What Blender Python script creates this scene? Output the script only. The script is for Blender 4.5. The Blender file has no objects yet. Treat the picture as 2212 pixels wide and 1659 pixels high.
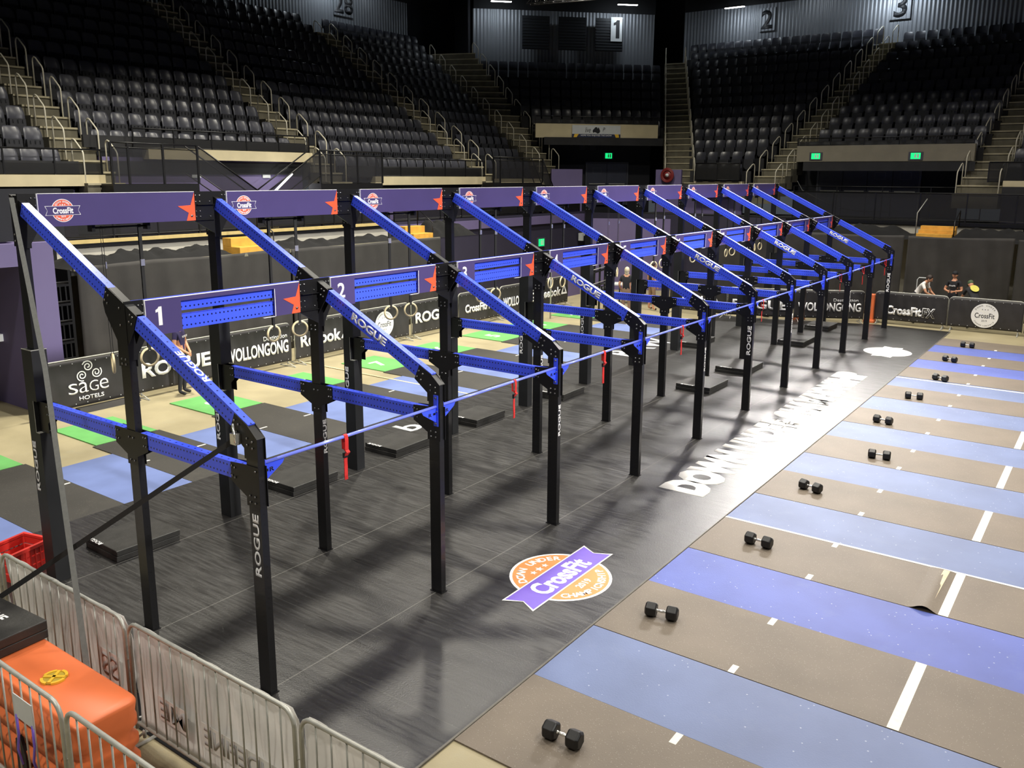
import bpy, bmesh, math, random
from mathutils import Vector, Matrix, Euler
random.seed(7)
PI = math.pi
D = bpy.data
SC = bpy.context.scene
COL = SC.collection

# ------------------------------------------------------------------ camera
S = 2.44                                   # bay of the rig
CAM = Vector((-4.5213, -6.0234, 4.7630))
cd = D.cameras.new('camera'); cam = D.objects.new('camera', cd); COL.objects.link(cam)
Rv = Vector((0.58344959, -0.8121329, 0.00516999))
Uv = Vector((0.16267788, 0.12310252, 0.9789697))
Fv = Vector((0.79568994, 0.57033843, -0.20394017))
m = Matrix((Rv, Uv, -Fv)).transposed().to_4x4(); m.translation = CAM
cam.matrix_world = m
cd.sensor_width = 36.0; cd.lens = 36.0 * 1842.38 / 2212.0
cd.shift_y = -67.04 / 2212.0
cd.clip_end = 300
SC.camera = cam
# ------------------------------------------------------------------ view
SC.view_settings.view_transform = 'Standard'
SC.view_settings.look = 'None'
SC.view_settings.gamma = 1.0
SC.view_settings.use_curve_mapping = False
SC.view_settings.exposure = 0.0
# ------------------------------------------------------------------ world: faint bounce of the closed hall
w = D.worlds.new('hall'); SC.world = w; w.use_nodes = True
w.node_tree.nodes['Background'].inputs[0].default_value = (0.80, 0.90, 1.0, 1)
w.node_tree.nodes['Background'].inputs[1].default_value = 0.07
# ------------------------------------------------------------------ arena lights and added panel fill
def area(name, loc, size, power, color, rot=(0, 0, 0), sy=None, spread=None):
    l = D.lights.new(name, 'AREA'); l.energy = power; l.color = color
    l.shape = 'RECTANGLE' if sy else 'DISK'; l.size = size
    if sy: l.size_y = sy
    if spread: l.spread = math.radians(spread)
    o = D.objects.new(name, l); COL.objects.link(o); o.location = loc; o.rotation_euler = rot
    return o
def aim(o, target):
    o.rotation_euler = (Vector(target) - o.location).to_track_quat('-Z', 'Y').to_euler()
WARM = (1.0, 0.93, 0.82); COOL = (0.93, 0.96, 1.0)
for (x, y, p) in ((3, -9, 200), (9, -8, 900), (17, -7, 760), (25, -7, 420), (13, -1.5, 420), (20, -1.5, 420)):
    area('arena_floodlight', (x, y, 14.8), 1.2, p, WARM, spread=125)
for (x, y, p) in ((4, 3, 260), (13, 4, 500), (23, 4, 500)):
    area('arena_floodlight', (x, y, 14.8), 1.0, p, (1.0, 0.97, 0.9), spread=130)
for (x, y, p) in ((6, 10, 1000), (15, 10, 950), (24, 10, 600)):
    area('arena_floodlight', (x, y, 14.6), 0.8, p, (1.0, 0.94, 0.80), spread=118)
for (x, y, p) in ((-7, -1, 460), (-7, 6, 420)):
    area('arena_floodlight', (x, y, 14.0), 0.9, p, (1.0, 0.94, 0.84), spread=120)
# far bank, low over the end seats: makes the glare on the mats
for (x, y, p) in ((35.5, 6.0, 320), (36.0, 2.6, 320)):
    o = area('end_floodlight', (x, y, 15.4), 1.5, p, (1.0, 0.95, 0.9), spread=50); aim(o, (11, 1.0, 0))
o = area('panel_fill_light', (2.5, -20, 15.2), 1.2, 330, (1.0, .97, .92), spread=34); aim(o, (3.5, 3, 3.5))  # unseen fill lamp, added to brighten the near header panels
o = area('panel_fill_light', (15, -20, 15.2), 1.2, 330, (1.0, .97, .92), spread=34); aim(o, (14, 3, 3.5))  # second added fill, for the header panels farther along

# ------------------------------------------------------------------ materials
def lin(c):
    return tuple(((v/255.0)/12.92 if v/255.0 <= 0.04045 else ((v/255.0+0.055)/1.055)**2.4) for v in c)
def mat(name, rgb, rough=0.5, metal=0.0, var=0.12, scale=6.0, bump=0.0, bscale=40.0, emit=0.0, spec=0.5, coat=0.0):
    c = lin(rgb); m = D.materials.new(name); m.use_nodes = True
    nt = m.node_tree; b = nt.nodes['Principled BSDF']
    b.inputs['Roughness'].default_value = rough; b.inputs['Metallic'].default_value = metal
    b.inputs['Specular IOR Level'].default_value = spec
    b.inputs['Coat Weight'].default_value = coat
    tc = nt.nodes.new('ShaderNodeTexCoord')
    n = nt.nodes.new('ShaderNodeTexNoise'); n.inputs['Scale'].default_value = scale; n.inputs['Detail'].default_value = 4
    nt.links.new(tc.outputs['Object'], n.inputs['Vector'])
    r = nt.nodes.new('ShaderNodeMapRange'); r.inputs['To Min'].default_value = 1-var; r.inputs['To Max'].default_value = 1+var
    r.inputs['From Min'].default_value = 0.3; r.inputs['From Max'].default_value = 0.7
    nt.links.new(n.outputs['Fac'], r.inputs['Value'])
    mx = nt.nodes.new('ShaderNodeVectorMath'); mx.operation = 'SCALE'; mx.inputs[0].default_value = c
    nt.links.new(r.outputs[0], mx.inputs['Scale']); nt.links.new(mx.outputs[0], b.inputs['Base Color'])
    if bump:
        n2 = nt.nodes.new('ShaderNodeTexNoise'); n2.inputs['Scale'].default_value = bscale; n2.inputs['Detail'].default_value = 5
        nt.links.new(tc.outputs['Object'], n2.inputs['Vector'])
        bp = nt.nodes.new('ShaderNodeBump'); bp.inputs['Strength'].default_value = bump; bp.inputs['Distance'].default_value = 0.02
        nt.links.new(n2.outputs['Fac'], bp.inputs['Height']); nt.links.new(bp.outputs[0], b.inputs['Normal'])
    if emit:
        b.inputs['Emission Color'].default_value = (*c, 1); b.inputs['Emission Strength'].default_value = emit
    return m
def nodes(m): return m.node_tree, m.node_tree.nodes['Principled BSDF']
def math_node(nt, op, a, b=None):
    n = nt.nodes.new('ShaderNodeMath'); n.operation = op
    for i, v in enumerate((a, b)):
        if v is None: continue
        if isinstance(v, (int, float)): n.inputs[i].default_value = v
        else: nt.links.new(v, n.inputs[i])
    return n.outputs[0]
M = {}
M['steel_black'] = mat('black_powder_coat', (17, 17, 19), 0.38, 0, .1, 8, spec=0.45)
M['bolt'] = mat('zinc_bolt', (150, 150, 150), 0.3, 1.0)
M['sleeve'] = mat('black_vinyl_pad', (30, 31, 33), 0.5, 0, .15, 5, spec=.4)
M['purple'] = mat('purple_sign_panel', (74, 65, 112), 0.32, 0, .05, 2)
M['white'] = mat('white_print', (235, 235, 235), 0.5, 0, .02)
M['red_star'] = mat('orange_red_print', (246, 92, 56), 0.45, 0, .05)
M['emb_red'] = mat('emblem_orange', (226, 92, 62), 0.5, 0, .05)
M['emb_orange'] = mat('floor_emblem_orange', (232, 140, 78), 0.5, 0, .05)
M['emb_purple'] = mat('floor_emblem_purple', (112, 88, 190), 0.5, 0, .05)
M['paint_white'] = mat('white_floor_vinyl', (240, 238, 235), 0.45, 0, .03)
M['tape'] = mat('white_floor_tape', (225, 220, 205), 0.6, 0, .06, 20)
M['tape_yellow'] = mat('cream_floor_line', (226, 208, 150), 0.6, 0, .08, 20)
M['red_strap'] = mat('red_webbing', (205, 40, 38), 0.7, 0, .1)
M['strap_grey'] = mat('grey_webbing', (96, 97, 94), 0.7, 0, .1, 30)
M['strap_black'] = mat('black_webbing', (22, 22, 22), 0.75, 0, .1, 30)
M['chrome'] = mat('chrome', (225, 225, 220), 0.22, .8, .03)
M['rubber_black'] = mat('black_rubber', (20, 20, 21), 0.42, 0, .15, 30)
M['wood_ring'] = mat('pale_birch', (234, 218, 172), 0.4, 0, .1, 20)
M['pad'] = mat('black_pad_vinyl', (40, 39, 37), 0.55, 0, .3, 6, bump=.15)
M['seat_back'] = mat("glossy_black_seat", (70, 71, 79), 0.34, 0, .06, 3)
M['seat_pan'] = mat('dull_black_seat_pan', (34, 35, 40), 0.5, 0, .1, 6)
M['seat_far'] = mat("black_seat_plastic", (52, 53, 60), 0.34, 0, .08, 3)
M['concrete_step'] = mat('pale_concrete_step', (166, 158, 132), 0.85, 0, .15, 3, bump=.1)
M['concrete_fascia'] = mat('cream_concrete', (196, 184, 150), 0.8, 0, .08, 2)
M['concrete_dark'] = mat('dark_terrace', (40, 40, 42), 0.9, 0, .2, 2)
M['rail_cream'] = mat('cream_rail_paint', (205, 200, 182), 0.35, 0, .05)
M['rail_black'] = mat('black_rail_paint', (16, 16, 18), 0.4, 0, .1)
M['wall_purple'] = mat('purple_wall_paint', (104, 94, 134), 0.7, 0, .06, 1)
M['wall_purple_dark'] = mat('deep_purple_wall', (48, 45, 64), 0.7, 0, .1, 1)
M['wall_dark'] = mat('near_black_wall', (28, 29, 36), 0.8, 0, .15, 1)
M['ceiling'] = mat('black_ceiling', (14, 15, 18), 0.9, 0, .2, 1)
M['white_wall'] = mat('off_white_low_wall', (182, 178, 166), 0.85, 0, .07, 2)
M['cloth_black'] = mat('black_cloth', (15, 15, 16), 0.95, 0, .2, 3, bump=.3, bscale=4)
M['drape'] = mat('black_drape', (50, 48, 46), 0.8, 0, .22, 1.5, bump=.2, bscale=6)
M['banner_black'] = mat('black_mesh_banner', (44, 42, 43), 0.6, 0, .18, 2.5, bump=.35, bscale=3)
M['banner_white'] = mat('white_banner_back', (228, 226, 222), 0.75, 0, .09, 2.5, bump=.3, bscale=4)
M['banner_print'] = mat('grey_show_through_print', (170, 169, 168), 0.75, 0, .04)
M['banner_light'] = mat('pale_banner_band', (226, 225, 222), 0.75, 0, .04)
M['galv'] = mat('galvanised_steel', (176, 176, 168), 0.45, 0.35, .12, 12)
M['orange'] = mat('orange_plastic', (226, 116, 66), 0.42, 0, .06, 3)
M['yellow'] = mat('yellow_plastic', (228, 184, 52), 0.5, 0, .08)
M['red_plastic'] = mat('red_crate', (200, 48, 40), 0.5, 0, .08)
M['plywood'] = mat('yellow_plywood', (214, 160, 66), 0.6, 0, .14, 5)
M['skin'] = mat('skin', (205, 150, 118), 0.55, 0, .05)
M['navy_shirt'] = mat('navy_cotton', (48, 40, 84), 0.85, 0, .1)
M['black_shirt'] = mat('black_cotton', (32, 32, 36), 0.85, 0, .1)
M['white_shirt'] = mat('white_cotton', (236, 232, 226), 0.85, 0, .03)
M['trousers'] = mat('dark_trousers', (34, 34, 40), 0.85, 0, .1)
M['khaki'] = mat('khaki_shorts', (150, 122, 98), 0.85, 0, .1)
M['shoe'] = mat('dark_shoe', (22, 22, 24), 0.6)
M['hair_dark'] = mat('dark_brown_hair', (44, 32, 26), 0.6)
M['hair_grey'] = mat('grey_blond_hair', (206, 192, 164), 0.6)
M['cap_black'] = mat('black_cap', (20, 24, 30), 0.8)
M['cap_green'] = mat('green_cap', (74, 92, 62), 0.8)
M['yellow_print'] = mat('yellow_print', (208, 200, 92), 0.7, 0, .25, 30)
M['sign_white'] = mat('pale_sign', (196, 200, 202), 0.6, 0, .03)
M['sign_black'] = mat('black_lettering', (18, 20, 26), 0.6)
M['sign_blue'] = mat('blue_sign', (70, 60, 170), 0.6)
M['door'] = mat('dark_blue_grey_door', (54, 57, 72), 0.6, 0, .1, 2)
M['door_frame'] = mat('grey_door_frame', (70, 72, 82), 0.5, 0, .1, 2)
M['exit_green'] = mat('lit_green_exit_sign', (20, 200, 110), 0.5, emit=1.6)
M['hose_red'] = mat('red_hose_reel', (120, 34, 34), 0.5)
M['grey_metal'] = mat('grey_louvre', (34, 37, 42), 0.5, 0.2, .1, 2)
M['lamp_white'] = mat('lamp_tube', (255, 255, 255), 0.4, emit=14)
M['truss'] = mat('aluminium_truss', (150, 150, 155), 0.3, 0.8)
M['green_mat'] = mat('green_rubber_mat', (92, 158, 84), 0.75, 0, .08, 3)
M['blue_back'] = mat('worn_blue_rubber', (96, 112, 160), 0.7, 0, .12, 1.5)
M['ledge'] = mat('yellow_edge_strip', (200, 178, 118), 0.7, 0, .08)
M['olive'] = mat('dull_white_carpet', (120, 116, 100), 0.9)

def perforated(name, rgb, rough=0.3, hole=(8, 12, 60)):
    """powder-coated beam with rows of punched holes, laid along the object's own x axis"""
    m = mat(name, rgb, rough, 0, .04, 3, coat=.15); nt, b = nodes(m)
    src = b.inputs['Base Color'].links[0].from_socket
    tc = nt.nodes.new('ShaderNodeTexCoord'); sp = nt.nodes.new('ShaderNodeSeparateXYZ')
    nt.links.new(tc.outputs['Object'], sp.inputs[0])
    nm = nt.nodes.new('ShaderNodeSeparateXYZ'); nt.links.new(tc.outputs['Normal'], nm.inputs[0])
    X, Y, Z = sp.outputs
    def hole(px, pitch, v, offs, r):
        fx = math_node(nt, 'MULTIPLY', math_node(nt, 'SUBTRACT', math_node(nt, 'FRACT', math_node(nt, 'DIVIDE', px, pitch)), 0.5), pitch)
        fv = math_node(nt, 'SUBTRACT', math_node(nt, 'ABSOLUTE', v), offs)
        d = math_node(nt, 'ADD', math_node(nt, 'POWER', fx, 2), math_node(nt, 'POWER', fv, 2))
        return math_node(nt, 'LESS_THAN', d, r*r)
    side = math_node(nt, 'MULTIPLY', hole(X, 0.0508, Z, 0.040, 0.0095), math_node(nt, 'GREATER_THAN', math_node(nt, 'ABSOLUTE', nm.outputs[1]), 0.5))
    top = math_node(nt, 'MULTIPLY', hole(X, 0.1016, Y, 0.0, 0.0095), math_node(nt, 'GREATER_THAN', math_node(nt, 'ABSOLUTE', nm.outputs[2]), 0.5))
    f = math_node(nt, 'MAXIMUM', side, top)
    mx = nt.nodes.new('ShaderNodeMix'); mx.data_type = 'RGBA'
    nt.links.new(f, mx.inputs[0]); nt.links.new(src, mx.inputs[6]); mx.inputs[7].default_value = (*lin(hole_c), 1)
    nt.links.new(mx.outputs[2], b.inputs['Base Color'])
    return m
hole_c = (10, 14, 70)
M['beam'] = perforated('blue_perforated_steel', (68, 94, 252))
hole_c = (4, 4, 4)
M['post'] = perforated('black_perforated_steel', (17, 17, 19), 0.36)
M['bar'] = mat('blue_pull_up_bar', (124, 138, 250), 0.22, 0, .03, coat=.4)
M['bracket_blue'] = mat('blue_bracket', (62, 88, 250), 0.3, 0, .04)

def speckle_mat(name, base, speck, rough, density=0.78, scale=160, var=.12, cloud=None):
    m = mat(name, base, rough, 0, var, 1.2, bump=.12, bscale=60, spec=.45); nt, b = nodes(m)
    src = b.inputs['Base Color'].links[0].from_socket
    tc = nt.nodes.new('ShaderNodeTexCoord')
    v = nt.nodes.new('ShaderNodeTexVoronoi'); v.inputs['Scale'].default_value = scale
    nt.links.new(tc.outputs['Object'], v.inputs['Vector'])
    s = nt.nodes.new('ShaderNodeSeparateXYZ'); nt.links.new(v.outputs['Color'], s.inputs[0])
    f = math_node(nt, 'MULTIPLY', math_node(nt, 'GREATER_THAN', s.outputs[0], density), math_node(nt, 'LESS_THAN', v.outputs['Distance'], 0.32))
    mx = nt.nodes.new('ShaderNodeMix'); mx.data_type = 'RGBA'
    nt.links.new(f, mx.inputs[0]); nt.links.new(src, mx.inputs[6]); mx.inputs[7].default_value = (*lin(speck), 1)
    out = mx.outputs[2]
    if cloud:
        n = nt.nodes.new('ShaderNodeTexNoise'); n.inputs['Scale'].default_value = 2.2; n.inputs['Detail'].default_value = 8; n.inputs['Roughness'].default_value = .7
        nt.links.new(tc.outputs['Object'], n.inputs['Vector'])
        r = nt.nodes.new('ShaderNodeMapRange'); r.inputs['From Min'].default_value = .56; r.inputs['From Max'].default_value = .78
        r.inputs['To Max'].default_value = .55
        nt.links.new(n.outputs['Fac'], r.inputs['Value'])
        m2 = nt.nodes.new('ShaderNodeMix'); m2.data_type = 'RGBA'
        nt.links.new(r.outputs[0], m2.inputs[0]); nt.links.new(out, m2.inputs[6]); m2.inputs[7].default_value = (*lin(cloud), 1)
        out = m2.outputs[2]
    nt.links.new(out, b.inputs['Base Color'])
    return m
M['lane_black'] = speckle_mat('speckled_grey_rubber', (108, 98, 86), (150, 145, 135), 0.62, .93, 110)
M['lane_blue'] = speckle_mat('pale_blue_rubber', (98, 112, 150), (150, 160, 185), 0.6, .985, 40, cloud=(112, 124, 152))
M['lane_blue_strong'] = speckle_mat('strong_blue_rubber', (80, 94, 166), (150, 160, 185), 0.6, .985, 40, cloud=(98, 110, 166))
M['lane_black_back'] = speckle_mat('dark_rubber_back', (54, 52, 48), (110, 108, 100), 0.6, .97, 90, cloud=(74, 70, 62))
def black_floor():
    m = speckle_mat('black_rubber_tiles', (34, 33, 32), (84, 84, 82), 0.5, .985, 60, cloud=(66, 65, 62)); nt, b = nodes(m)
    src = b.inputs['Base Color'].links[0].from_socket
    tc = nt.nodes.new('ShaderNodeTexCoord'); sp = nt.nodes.new('ShaderNodeSeparateXYZ')
    nt.links.new(tc.outputs['Object'], sp.inputs[0])
    X, Y, Z = sp.outputs
    # rows of mats 1.83 m deep, 1.22 m wide, alternate rows offset
    row = math_node(nt, 'FLOOR', math_node(nt, 'DIVIDE', Y, 1.83))
    fy = math_node(nt, 'ABSOLUTE', math_node(nt, 'SUBTRACT', math_node(nt, 'FRACT', math_node(nt, 'DIVIDE', Y, 1.83)), 0.5))
    ly = math_node(nt, 'GREATER_THAN', fy, 0.4962)
    fx = math_node(nt, 'ABSOLUTE', math_node(nt, 'SUBTRACT', math_node(nt, 'FRACT', math_node(nt, 'ADD', math_node(nt, 'DIVIDE', X, 1.22), math_node(nt, 'MULTIPLY', row, 0.5))), 0.5))
    lx = math_node(nt, 'MULTIPLY', math_node(nt, 'GREATER_THAN', fx, 0.4965), 0.35)
    f = math_node(nt, 'MULTIPLY', math_node(nt, 'MAXIMUM', ly, lx), 0.45)
    mx = nt.nodes.new('ShaderNodeMix'); mx.data_type = 'RGBA'
    nt.links.new(f, mx.inputs[0]); nt.links.new(src, mx.inputs[6]); mx.inputs[7].default_value = (*lin((122, 120, 114)), 1)
    # fine lengthwise brushed streaks
    mp = nt.nodes.new('ShaderNodeMapping'); mp.inputs['Scale'].default_value = (9, 0.7, 1)
    nt.links.new(tc.outputs['Object'], mp.inputs[0])
    n = nt.nodes.new('ShaderNodeTexNoise'); n.inputs['Scale'].default_value = 3; n.inputs['Detail'].default_value = 6
    nt.links.new(mp.outputs[0], n.inputs['Vector'])
    r = nt.nodes.new('ShaderNodeMapRange'); r.inputs['From Min'].default_value = .3; r.inputs['From Max'].default_value = .7
    r.inputs['To Min'].default_value = .30; r.inputs['To Max'].default_value = .46; b.inputs['Specular IOR Level'].default_value = 1.0
    nt.links.new(n.outputs['Fac'], r.inputs['Value']); nt.links.new(r.outputs[0], b.inputs['Roughness'])
    nt.links.new(mx.outputs[2], b.inputs['Base Color'])
    return m
M['floor_black'] = black_floor()
M['concrete'] = speckle_mat('beige_concrete', (154, 144, 114), (150, 140, 112), 0.5, .97, 30, cloud=(150, 146, 126))
def corrugated(name, rgb, pitch, axis):
    m = mat(name, rgb, 0.45, 0.3, .06, 1); nt, b = nodes(m)
    tc = nt.nodes.new('ShaderNodeTexCoord'); sp = nt.nodes.new('ShaderNodeSeparateXYZ'); nt.links.new(tc.outputs['Object'], sp.inputs[0])
    s = math_node(nt, 'SINE', math_node(nt, 'MULTIPLY', sp.outputs[axis], 2*PI/pitch))
    bp = nt.nodes.new('ShaderNodeBump'); bp.inputs['Strength'].default_value = 1; bp.inputs['Distance'].default_value = pitch*.06
    nt.links.new(s, bp.inputs['Height']); nt.links.new(bp.outputs[0], b.inputs['Normal'])
    return m
M['corrugated'] = corrugated('corrugated_grey_cladding', (112, 116, 122), 0.19, 0)
def mesh_alpha(name, rgb, a):
    m = mat(name, rgb, 0.6); nt, b = nodes(m); b.inputs['Alpha'].default_value = a
    return m
M['mesh_panel'] = mesh_alpha('dark_perforated_panel', (14, 14, 16), 0.72)
M['glass'] = mesh_alpha('smoked_balustrade', (24, 24, 30), 0.55)

# ------------------------------------------------------------------ mesh helpers
class MB:
    def __init__(s): s.v = []; s.f = []; s.mi = []; s.m = 0; s.sm = []; s.smooth = False
    def add(s, vs, fs, smooth=None):
        o = len(s.v); s.v += [tuple(v) for v in vs]
        for f in fs: s.f.append([i+o for i in f]); s.mi.append(s.m); s.sm.append(s.smooth if smooth is None else smooth)
    def box(s, a, b, M4=None):
        x0, y0, z0 = a; x1, y1, z1 = b
        vs = [Vector(p) for p in ((x0,y0,z0),(x1,y0,z0),(x1,y1,z0),(x0,y1,z0),(x0,y0,z1),(x1,y0,z1),(x1,y1,z1),(x0,y1,z1))]
        if M4 is not None: vs = [M4 @ v for v in vs]
        s.add(vs, [(0,3,2,1),(4,5,6,7),(0,1,5,4),(1,2,6,5),(2,3,7,6),(3,0,4,7)])
    def prism(s, poly, d0, d1, fr=None):
        """poly of 2D points -> extruded between d0 and d1; fr(u,v,d)->xyz"""
        fr = fr or (lambda u, v, d: (u, v, d)); n = len(poly)
        ar = sum(poly[i][0]*poly[(i+1) % n][1]-poly[(i+1) % n][0]*poly[i][1] for i in range(n))
        p = poly if ar > 0 else poly[::-1]
        vs = [fr(u, v, d0) for u, v in p]+[fr(u, v, d1) for u, v in p]
        s.add(vs, [list(range(n))[::-1], list(range(n, 2*n))]+[(i, (i+1) % n, (i+1) % n+n, i+n) for i in range(n)])
    def cyl(s, a, b, r, n=8, r2=None, cap=True):
        s.tube([a, b], r, n, cap=cap, radii=None if r2 is None else [r, r2])
    def tube(s, pts, r, n=8, cap=True, radii=None, closed=False):
        pts = [Vector(p) for p in pts]; k = len(pts); rings = []
        up = None; o = len(s.v)
        for i, p in enumerate(pts):
            if closed: t = (pts[(i+1) % k]-pts[i-1])
            else: t = pts[min(i+1, k-1)]-pts[max(i-1, 0)]
            t = t.normalized() if t.length > 1e-9 else Vector((0,0,1))
            if up is None:
                up = Vector((0,0,1)) if abs(t.z) < .9 else Vector((1,0,0))
            up = (up-t*up.dot(t)).normalized(); sd = t.cross(up)
            rr = radii[i] if radii else r
            rings.append([p+(up*math.cos(2*PI*j/n)+sd*math.sin(2*PI*j/n))*rr for j in range(n)])
        vs = [v for rg in rings for v in rg]; fs = []
        kk = k if closed else k-1
        for i in range(kk):
            for j in range(n):
                a = i*n+j; b = i*n+(j+1) % n; c = ((i+1) % k)*n+(j+1) % n; d = ((i+1) % k)*n+j
                fs.append((a, d, c, b))
        if cap and not closed:
            fs.append(list(range(n))); fs.append([(k-1)*n+j for j in range(n)][::-1])
        s.add(vs, fs, smooth=(n > 5))
    def strap(s, pts, wvec, t=.003):
        """flat webbing along pts, half width vector wvec"""
        pts = [Vector(p) for p in pts]; w = Vector(wvec); vs = []; fs = []
        for i, p in enumerate(pts):
            tg = (pts[min(i+1, len(pts)-1)]-pts[max(i-1, 0)]).normalized(); nn = tg.cross(w).normalized()*t
            vs += [p-w-nn, p+w-nn, p+w+nn, p-w+nn]
        for i in range(len(pts)-1):
            for j in range(4): fs.append((i*4+j, i*4+(j+1) % 4, (i+1)*4+(j+1) % 4, (i+1)*4+j))
        fs.append((0, 3, 2, 1)); e = 4*(len(pts)-1); fs.append((e, e+1, e+2, e+3))
        s.add(vs, fs)
    def sphere(s, c, r, n=10, sc=(1,1,1)):
        c = Vector(c); vs = [c+Vector((0,0,r*sc[2]))]; fs = []
        m_ = max(4, n//2+1)
        for i in range(1, m_):
            ph = PI*i/m_
            for j in range(n): vs.append(c+Vector((math.sin(ph)*math.cos(2*PI*j/n)*r*sc[0], math.sin(ph)*math.sin(2*PI*j/n)*r*sc[1], math.cos(ph)*r*sc[2])))
        vs.append(c-Vector((0,0,r*sc[2])))
        for j in range(n): fs.append((0, 1+j, 1+(j+1) % n))
        for i in range(m_-2):
            for j in range(n): fs.append((1+i*n+j, 1+(i+1)*n+j, 1+(i+1)*n+(j+1) % n, 1+i*n+(j+1) % n))
        for j in range(n): fs.append((len(vs)-1, 1+(m_-2)*n+(j+1) % n, 1+(m_-2)*n+j))
        s.add(vs, fs, smooth=True)
    def bolt(s, p, axis, r=.011):
        p = Vector(p); a = Vector(axis).normalized(); s.cyl(p, p+a*.010, r, 6)
    def mesh(s, name, mats):
        me = D.meshes.new(name); me.from_pydata(s.v, [], s.f); 
        for q in (mats if isinstance(mats, (list, tuple)) else [mats]): me.materials.append(q)
        for i, p in enumerate(me.polygons): p.material_index = s.mi[i]; p.use_smooth = s.sm[i]
        me.update(); return me
    def build(s, name, mats, parent=None, mw=None, bevel=0):
        return link(name, s.mesh(name, mats), parent, mw, bevel)
def link(name, me, parent=None, mw=None, bevel=0):
    o = D.objects.new(name, me); COL.objects.link(o)
    if parent: o.parent = parent
    if mw is not None: o.matrix_basis = mw
    if bevel:
        b = o.modifiers.new('edge', 'BEVEL'); b.width = bevel; b.segments = 2; b.limit_method = 'ANGLE'
    return o
def tag(o, label=None, cat=None, group=None, kind=None):
    if label: o['label'] = label
    if cat: o['category'] = cat
    if group: o['group'] = group
    if kind: o['kind'] = kind
    return o
def thing(name, label, cat, loc=(0,0,0), rz=0, group=None):
    o = D.objects.new(name, None); COL.objects.link(o); o.empty_display_size = .1
    o.location = loc; o.rotation_euler = (0,0,rz); return tag(o, label, cat, group)
def copy_tree(o, parent=None):
    c = o.copy(); COL.objects.link(c)
    if parent: c.parent = parent
    for ch in list(o.children): copy_tree(ch, c)
    return c
def struct(o): o['kind'] = 'structure'; return o
def trim(mb, mats, name=[0]):
    name[0] += 1; return struct(mb.build('trim_%d' % name[0], mats))
# text ------------------------------------------------------------
_tc = {}
def text_mesh(txt, w=None, h=1.0, bold=0.0, shear=0.0, ext=0.0015):
    """filled letters, lower-left at the origin, scaled to height h (cap height) and width w"""
    key = (txt, w, h, bold, shear, ext)
    if key in _tc: return _tc[key]
    if txt == '1':
        me = D.meshes.new('t'); p = [(.14, 0), (.36, 0), (.36, 1), (.19, 1), (.13, .90), (0, .84), (0, .70), (.14, .74)]
        me.from_pydata([(x, y, 0) for x, y in p], [], [list(range(8))]); me.update()
        sy = h; sx = h if w is None else w/.36
        for v in me.vertices: v.co = (v.co.x*sx, v.co.y*sy, 0)
        return text_ext(me, ext, key)
    cu = D.curves.new('t', 'FONT'); cu.body = txt; cu.size = 1; cu.offset = bold; cu.shear = shear; cu.resolution_u = 3
    cu.fill_mode = 'FRONT'
    o = D.objects.new('t', cu); COL.objects.link(o)
    dg = bpy.context.evaluated_depsgraph_get(); me = D.meshes.new_from_object(o.evaluated_get(dg))
    D.objects.remove(o); D.curves.remove(cu)
    xs = [v.co.x for v in me.vertices]; ys = [v.co.y for v in me.vertices]
    x0, x1, y0, y1 = min(xs), max(xs), min(ys), max(ys)
    sy = h/(y1-y0); sx = sy if w is None else w/(x1-x0)
    for v in me.vertices: v.co = ((v.co.x-x0)*sx, (v.co.y-y0)*sy, 0)
    return text_ext(me, ext, key)
def text_ext(me, ext, key):
    if ext:
        bm = bmesh.new(); bm.from_mesh(me); fs = bm.faces[:]
        r = bmesh.ops.extrude_face_region(bm, geom=fs)
        bmesh.ops.translate(bm, vec=(0,0,ext), verts=[g for g in r['geom'] if isinstance(g, bmesh.types.BMVert)])
        bmesh.ops.recalc_face_normals(bm, faces=bm.faces); bm.to_mesh(me); bm.free()
    _tc[key] = me
    return me
def frame(o, ux, uy):
    ux = Vector(ux).normalized(); uy = Vector(uy); uy = (uy-ux*uy.dot(ux)).normalized(); uz = ux.cross(uy)
    m_ = Matrix((ux, uy, uz)).transposed().to_4x4(); m_.translation = Vector(o); return m_
def text(name, txt, mat_, parent, o, ux, uy, w=None, h=1, bold=0.0, shear=0.0, mirror=False, label=None):
    me = text_mesh(txt, w, h, bold, shear).copy(); me.materials.clear(); me.materials.append(mat_)
    mw = frame(o, ux, uy)
    if mirror:
        wd = max(v.co.x for v in me.vertices)
        for v in me.vertices: v.co.x = wd-v.co.x
        me.flip_normals()
    ob = link(name, me, parent, mw)
    if label: ob['label'] = label
    return ob
def join_text(mb, txt, h, cx, cy, w=None, bold=0.0, rot=0.0, z=0.0, center=True):
    me = text_mesh(txt, w, h, bold, 0.0, 0.0); wd = max(v.co.x for v in me.vertices) if me.vertices else 0
    c, s_ = math.cos(rot), math.sin(rot); vs = []
    for v in me.vertices:
        x = v.co.x-(wd/2 if center else 0); y = v.co.y-(h/2 if center else 0)
        vs.append((cx+x*c-y*s_, cy+x*s_+y*c, z))
    mb.add(vs, [list(p.vertices) for p in me.polygons])
def arc_text(mb, txt, R, a0, a1, h, z, bold=0.0, flip=False):
    n = len(txt)
    for i, ch in enumerate(txt):
        if ch == ' ': continue
        a = a0+(a1-a0)*i/(n-1)
        rot = a-PI/2 if not flip else a+PI/2
        join_text(mb, ch, h, R*math.cos(a), R*math.sin(a), bold=bold, rot=rot, z=z)

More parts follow.
